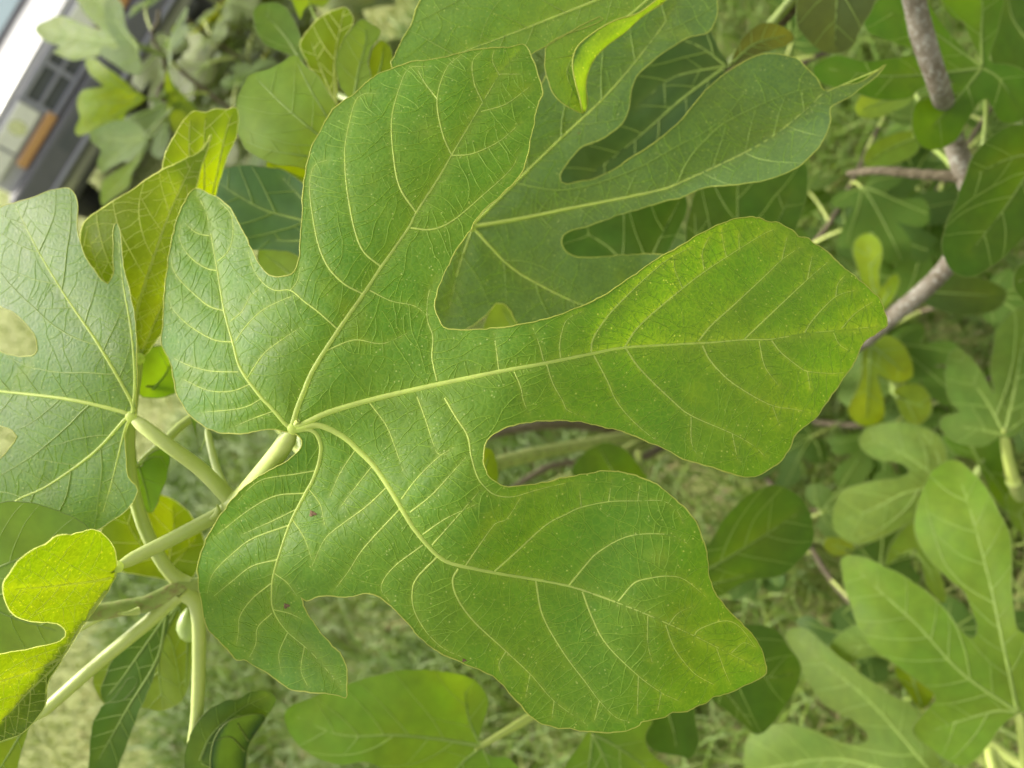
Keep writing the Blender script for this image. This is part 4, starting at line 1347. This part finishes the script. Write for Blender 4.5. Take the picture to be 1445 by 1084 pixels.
def leafy_stem(parent, path, r0, seed, nleaf, size, colors, t0=0.45, mat=None, face=None):
    r = random.Random(seed)
    C = curve3([tuple(p) for p in path], 40)
    t = Tubes()
    t.add(C, np.linspace(r0, r0 * 0.4, len(C)), 9)
    t.build('stem', mat or M_TWIG, parent, tuple(C[0]))
    for i in range(nleaf):
        s = t0 + (1 - t0) * (i + 0.6) / nleaf
        k = min(len(C) - 2, int(s * (len(C) - 1)))
        p = Vector(C[k])
        ax_ = Vector(C[k + 1] - C[k]).normalized()
        a = i * 2.4 + r.uniform(-.4, .4) + seed
        side = Vector((math.cos(a), math.sin(a), 0))
        d = side + ax_ * 0.25 + Vector((0, 0, r.uniform(-.45, .25)))
        up = Vector((0, 0, 1)) + side * r.uniform(-.2, .3) + Vector((0, -0.45, 0))
        c = r.choice(colors)
        f = r.uniform(0.85, 1.15)
        place_generic(parent, p, d, up, size * r.uniform(0.75, 1.2), tuple(v * f for v in c), r.randrange(4))


# fig bush with a bare forked top in front of the car
nb = W(236, 112, 1.30)
bush = empty('fig_bush', Vector((nb.x + 0.10, nb.y + 0.12, 0)))
tag(bush, 'slender fig bush with small lobed leaves standing in front of the white car', 'bush')
foot = bush.location.copy()
stem(bush, [foot, foot * 0.7 + nb * 0.3 + Vector((0.03, 0, 0.25)), W(262, 160, 1.33), nb, W(232, 78, 1.285)], [0.012, 0.010, 0.008, 0.0055, 0.004], M_DARK, 'stem', 0.12, 21)
BL = [
    ((192, 62), 1.24, '50,40 68,28 84,22 104,28 125,37 145,44 128,28 112,8 104,-14 128,-26 152,-20 166,18 180,44 194,60 184,68 160,70 130,81 100,84 75,74 84,66 64,57', ['190,61 130,55 60,42', '190,60 160,30 130,-10', '188,63 140,72 90,76'], (0.10, 0.165, 0.045), [(212, 68, 1.27), (232, 78, 1.285)]),
    ((196, 68), 1.20, '148,4 160,-2 172,4 178,36 192,66 200,92 196,106 182,104 160,90 140,74 146,66 168,68 152,40', ['196,68 170,38 160,8', '196,70 185,90'], (0.085, 0.14, 0.07), [(215, 74, 1.25), (232, 80, 1.284)]),
    ((200, 138), 1.22, '120,86 132,82 152,96 172,112 190,128 204,138 190,152 178,160 172,172 152,176 130,186 110,192 106,182 113,166 108,150 116,128 136,124 146,122 128,106', ['198,138 160,115 130,92', '198,139 155,145 115,148', '198,140 165,162 115,184'], (0.12, 0.195, 0.025), [(220, 140, 1.26), (236, 132, 1.298)]),
    ((204, 194), 1.18, '127,188 145,176 165,170 186,170 200,182 208,194 200,212 184,224 160,234 144,244 138,230 142,212 130,202', ['203,194 170,198 135,192', '203,196 175,212 146,236'], (0.085, 0.145, 0.06), [(222, 176, 1.24), (238, 160, 1.30), (248, 140, 1.31)]),
    ((206, 200), 1.22, '208,196 200,222 186,246 182,262 160,280 145,290 142,268 150,250 172,236 190,222', ['206,202 188,238 152,278'], (0.10, 0.165, 0.05), [(226, 180, 1.27), (246, 150, 1.31)]),
    ((238, 100), 1.28, '234,96 240,112 256,132 274,150 282,165 262,180 246,186 238,160 232,128', ['237,102 252,140 265,168'], (0.085, 0.14, 0.045), [(238, 95, 1.29)]),
]
for i, (b_, z_, out, pr_, c_, pet) in enumerate(BL):
    make_leaf(bush, b_, (z_, -0.02, 0.01, 0.02, 0.02, 0), pts(out), [pts(p) for p in pr_], tuple(v * q for v, q in zip(c_, (1.4, 1.3, 0.9))), 1, None, pet, 0.0026, step=7, seed=200 + i, sec_gap=24, wave=0.01, vein_w=0.8)
OLIVE = [(0.085, 0.12, 0.028), (0.11, 0.14, 0.045), (0.13, 0.17, 0.035), (0.075, 0.105, 0.04)]
leafy_stem(bush, [foot, foot + Vector((-0.06, 0.05, 0.5)), W(255, 100, 1.5), W(225, 15, 1.42)], 0.009, 31, 7, 0.13, [(0.085, 0.14, 0.035), (0.07, 0.12, 0.03)], 0.55, M_DARK)

# dull overgrown fig bush further back
bp_ = W(300, 60, 2.1)
bush2 = empty('fig_bush', Vector((bp_.x, bp_.y + 0.1, 0)))
tag(bush2, 'dense dull olive fig bush behind the slender one, beyond the pale leaf', 'bush')
f2 = bush2.location.copy()
for i, (tp, n_) in enumerate((((262, 25, 1.85), 10), ((300, -10, 1.95), 11), ((335, 40, 2.05), 10), ((290, 95, 2.0), 11), ((335, 100, 2.2), 10), ((380, 60, 2.3), 9), ((300, 150, 2.3), 8), ((420, -30, 2.3), 8))):
    tip = W(*tp)
    leafy_stem(bush2, [f2 + Vector((0.03 * (i - 3), 0.02 * (i % 3), 0)), f2 * 0.5 + Vector((tip.x, tip.y, 0)) * 0.5 + Vector((0, 0, tip.z * 0.5)), tip], 0.010, 50 + i, n_ + 3, 0.16, OLIVE, 0.5, M_DARK)

# leaves lower in the fig tree, in its own shade
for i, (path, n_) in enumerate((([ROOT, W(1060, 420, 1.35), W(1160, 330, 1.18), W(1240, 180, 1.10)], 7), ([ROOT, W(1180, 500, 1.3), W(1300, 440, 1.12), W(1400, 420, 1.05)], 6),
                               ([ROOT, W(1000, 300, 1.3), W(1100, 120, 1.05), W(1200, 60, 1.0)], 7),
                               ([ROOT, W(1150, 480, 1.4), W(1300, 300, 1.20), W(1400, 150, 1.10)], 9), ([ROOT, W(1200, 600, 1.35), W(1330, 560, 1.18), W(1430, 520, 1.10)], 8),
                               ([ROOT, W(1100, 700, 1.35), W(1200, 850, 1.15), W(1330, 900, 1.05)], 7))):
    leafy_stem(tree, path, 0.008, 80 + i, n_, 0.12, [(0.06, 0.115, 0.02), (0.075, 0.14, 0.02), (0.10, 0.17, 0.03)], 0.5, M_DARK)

# ------------------------------------------------------------------ dead sticks in the grass
for i, (a, b_, rad) in enumerate((((1165, 282), (1215, 255), 0.004), ((1010, 560), (1130, 590), 0.003), ((540, 900), (585, 880), 0.004), ((1040, 300), (1100, 330), 0.003))):
    A_, B_ = on_ground(*a), on_ground(*b_)
    A_.z, B_.z = 0.006, 0.03
    C = curve3([tuple(A_), tuple((A_ + B_) / 2 + Vector((0.01, 0.008, 0.004))), tuple(B_)], 10)
    t = Tubes()
    t.add(C, np.linspace(rad, rad * 0.5, len(C)), 7)
    o = t.build('dead_stick', bark_material('dead_stick_bark', (0.20, 0.10, 0.04), (0.30, 0.17, 0.07), (0.38, 0.27, 0.15)) if i == 0 else bpy.data.materials['dead_stick_bark'], None, tuple(A_))
    tag(o, ['orange-brown dead stick lying in the grass by the thin side branch', 'thin dead stick on the ground below the fig branches', 'short brown stick on the lawn below the left shoots', 'thin dead stick in the grass behind the shaded leaf'][i], 'stick', 'dead sticks in the grass')

# ------------------------------------------------------------------ the white car
CAR = Vector((0.314, 6.44, 0))
YAW = math.radians(-10)
car = empty('parked_car', CAR)
car.rotation_euler.z = YAW
tag(car, 'white car with square headlights, orange indicators and black bumper parked on the grass', 'car')
WHITE = plain('white_car_paint', (0.36, 0.355, 0.375), 0.35, coat=0.6, dirt=0.04, scale=2)
GREY = plain('grey_grille_plastic', (0.22, 0.22, 0.27), 0.5, dirt=0.15)
BLACK = plain('black_bumper_plastic', (0.085, 0.085, 0.095), 0.6, dirt=0.3)
VOID = plain('black_grille_mesh', (0.065, 0.07, 0.078), 0.7, dirt=0.3)
AMBER = plain('amber_lens', (0.44, 0.22, 0.085), 0.25, coat=1.0, dirt=0.2, scale=40)
LENS = plain('clear_lens', (0.60, 0.60, 0.58), 0.12, coat=1.0, dirt=0.2, scale=30)
CHROME = plain('reflector_metal', (0.7, 0.7, 0.7), 0.2, metal=1.0)
GLASS = glass_material('car_glass', (0.10, 0.17, 0.20))
TYRE = plain('tyre_rubber', (0.03, 0.03, 0.03), 0.85, dirt=0.3)


def cpart(name, verts, faces, mat, parent=None, smooth=False, bevel=0.0):
    me = bpy.data.meshes.new(name)
    me.from_pydata(verts, [], faces)
    me.materials.append(mat)
    if smooth:
        me.polygons.foreach_set('use_smooth', [True] * len(me.polygons))
    me.update()
    o = bpy.data.objects.new(name, me)
    col.objects.link(o)
    o.parent = parent or car
    if bevel:
        m = o.modifiers.new('bevel', 'BEVEL')
        m.width = bevel
        m.segments = 3
        m.limit_method = 'ANGLE'
    return o


def cbox(name, x0, x1, y0, y1, z0, z1, mat, parent=None, bevel=0.0, dx_top=0.0, dy_top=0.0):
    v = [(x0, y0, z0), (x1, y0, z0), (x1, y1, z0), (x0, y1, z0), (x0 + dx_top, y0 + dy_top, z1), (x1 - dx_top, y0 + dy_top, z1), (x1 - dx_top, y1 - dy_top * 0, z1), (x0 + dx_top, y1, z1)]
    return cpart(name, v, [(0, 3, 2, 1), (4, 5, 6, 7), (0, 1, 5, 4), (1, 2, 6, 5), (2, 3, 7, 6), (3, 0, 4, 7)], mat, parent, bevel=bevel)


def loft(name, stations, mat, parent=None, smooth=True):
    """stations: (y, half width bottom, half width top, z bottom, z top, corner) rounded sections along the car"""
    v, f = [], []
    n = 0
    for (y, wb, wt, zb, zt, c) in stations:
        ring = [(-wb + c * .3, zb), (wb - c * .3, zb), (wb, zb + c * .3), ((wb + wt) / 2, (zb + zt) / 2), (wt, zt - c), (wt - c * 0.35, zt - c * 0.3), (wt - c, zt), (0, zt + c * 0.25),
                (-wt + c, zt), (-wt + c * 0.35, zt - c * 0.3), (-wt, zt - c), (-(wb + wt) / 2, (zb + zt) / 2), (-wb, zb + c * .3)]
        n = len(ring)
        v += [(x, y, z) for x, z in ring]
    for i in range(len(stations) - 1):
        for k in range(n):
            k2 = (k + 1) % n
            f.append((i * n + k, i * n + k2, (i + 1) * n + k2, (i + 1) * n + k))
    f.append(tuple(range(n))[::-1])
    f.append(tuple((len(stations) - 1) * n + k for k in range(n)))
    o = cpart(name, v, f, mat, parent, smooth)
    m = o.modifiers.new('edge_split', 'EDGE_SPLIT')
    m.split_angle = math.radians(38)
    return o


# local frame: x across the front, y away from the front (into the car), z up
loft('body', [(0.02, 0.94, 0.94, 0.40, 0.945, 0.03), (0.06, 0.96, 0.96, 0.36, 0.955, 0.04), (0.9, 0.97, 0.95, 0.34, 0.99, 0.06), (1.2, 0.97, 0.94, 0.34, 1.0, 0.06), (3.6, 0.97, 0.94, 0.34, 1.0, 0.06), (4.1, 0.94, 0.90, 0.40, 0.98, 0.06)], WHITE)
loft('bonnet', [(0.015, 0.90, 0.88, 0.945, 0.975, 0.02), (0.10, 0.92, 0.90, 0.945, 1.01, 0.03), (0.5, 0.92, 0.89, 0.96, 1.05, 0.04), (1.15, 0.90, 0.86, 0.98, 1.09, 0.04)], WHITE)
cab = loft('cabin', [(1.12, 0.80, 0.74, 1.0, 1.10, 0.03), (1.72, 0.80, 0.64, 1.0, 1.56, 0.07), (2.2, 0.80, 0.65, 1.0, 1.62, 0.08), (3.5, 0.80, 0.64, 1.0, 1.60, 0.08), (4.0, 0.79, 0.70, 1.0, 1.25, 0.06)], WHITE)
cpart('windscreen', [(-0.70, 1.14, 1.135), (0.70, 1.14, 1.135), (0.58, 1.67, 1.545), (-0.58, 1.67, 1.545)], [(0, 1, 2, 3)], GLASS)
cpart('windscreen_seal', [(-0.75, 1.105, 1.10), (0.75, 1.105, 1.10), (0.75, 1.135, 1.14), (-0.75, 1.135, 1.14)], [(0, 1, 2, 3)], BLACK)
for sx in (-1, 1):
    for (ya, yb) in ((1.62, 2.35), (2.45, 3.3)):
        cpart('side_window', [(sx * 0.775, ya - 0.18, 1.10), (sx * 0.775, yb, 1.10), (sx * 0.675, yb, 1.50), (sx * 0.672, ya + 0.14, 1.50)], [(0, 1, 2, 3)] if sx > 0 else [(3, 2, 1, 0)], GLASS)
    hl = cbox('headlight', *(sorted((sx * 0.32, sx * 0.66))), -0.035, 0.05, 0.775, 0.925, LENS, bevel=0.012)
    cbox('headlight_rim', *(sorted((sx * 0.308, sx * 0.672))), -0.022, 0.05, 0.762, 0.938, GREY, hl, bevel=0.006)
    bezel = []
    cpart('reflector', [(sx * 0.49 + 0.055 * math.cos(a), -0.038, 0.85 + 0.055 * math.sin(a)) for a in np.linspace(0, 2 * math.pi, 20, endpoint=False)], [tuple(range(20))], CHROME, hl)
    ind = cbox('indicator', *(sorted((sx * 0.28, sx * 0.72))), -0.05, 0.05, 0.685, 0.752, AMBER, bevel=0.008)
    cbox('corner_lamp', *(sorted((sx * 0.678, sx * 0.90))), -0.025, 0.05, 0.775, 0.925, LENS, bevel=0.01)
    cbox('mirror', *(sorted((sx * 0.90, sx * 1.08))), 1.30, 1.38, 1.06, 1.20, BLACK, bevel=0.02)
gr = cbox('grille', -0.30, 0.30, -0.02, 0.04, 0.70, 0.935, VOID)
cbox('grille_frame', -0.303, 0.303, -0.045, 0.0, 0.895, 0.94, GREY, gr, bevel=0.006)
cbox('grille_frame', -0.303, 0.303, -0.045, 0.0, 0.695, 0.72, GREY, gr, bevel=0.006)
for zc in (0.808,):
    cbox('grille_bar', -0.29, 0.29, -0.045, -0.005, zc - 0.011, zc + 0.011, GREY, gr, bevel=0.003)
for xc in (-0.287, 0.0, 0.287):
    cbox('grille_post', xc - 0.018, xc + 0.018, -0.043, -0.004, 0.72, 0.895, GREY, gr, bevel=0.004)
bpr = cbox('bumper', -1.0, 1.0, -0.13, 0.12, 0.44, 0.672, BLACK, bevel=0.035)
cbox('bumper_lip', -0.96, 0.96, -0.145, -0.10, 0.475, 0.505, GREY, bpr, bevel=0.01)
cbox('air_intake', -0.45, 0.45, -0.134, -0.12, 0.53, 0.61, VOID, bpr)
cbox('sill', -0.93, 0.93, 0.3, 3.7, 0.26, 0.36, BLACK, bevel=0.02)
for sx in (-1, 1):
    for yy in (0.75, 3.25):
        v, f = [], []
        prof_ = [(-0.10, 0.19), (-0.105, 0.27), (-0.09, 0.325), (-0.05, 0.345), (0.05, 0.345), (0.09, 0.325), (0.105, 0.27), (0.10, 0.19)]
        for k in range(32):
            a = 2 * math.pi * k / 32
            v += [(sx * 0.90 + x, yy + r_ * math.cos(a), 0.345 + r_ * math.sin(a)) for x, r_ in prof_]
        m_ = len(prof_)
        for k in range(32):
            for j in range(m_):
                f.append((k * m_ + j, k * m_ + (j + 1) % m_, ((k + 1) % 32) * m_ + (j + 1) % m_, ((k + 1) % 32) * m_ + j))
        wh = cpart('wheel', v, f, TYRE, smooth=True)
        rv = [(sx * 0.96, yy + 0.19 * math.cos(a), 0.345 + 0.19 * math.sin(a)) for a in np.linspace(0, 2 * math.pi, 24, endpoint=False)] + [(sx * 0.92, yy + 0.06 * math.cos(a), 0.345 + 0.06 * math.sin(a)) for a in np.linspace(0, 2 * math.pi, 24, endpoint=False)]
        rf = [(k, (k + 1) % 24, 24 + (k + 1) % 24, 24 + k) for k in range(24)] + [tuple(24 + k for k in range(24))]
        cpart('rim', rv, rf, GREY, wh)
        av = [(sx * 0.975, yy + rr * math.cos(a), 0.345 + rr * math.sin(a)) for rr in (0.34, 0.42) for a in np.linspace(-0.15, math.pi + 0.15, 20)]
        cpart('wheel_arch', av, [(k, k + 1, 20 + k + 1, 20 + k) for k in range(19)], BLACK)
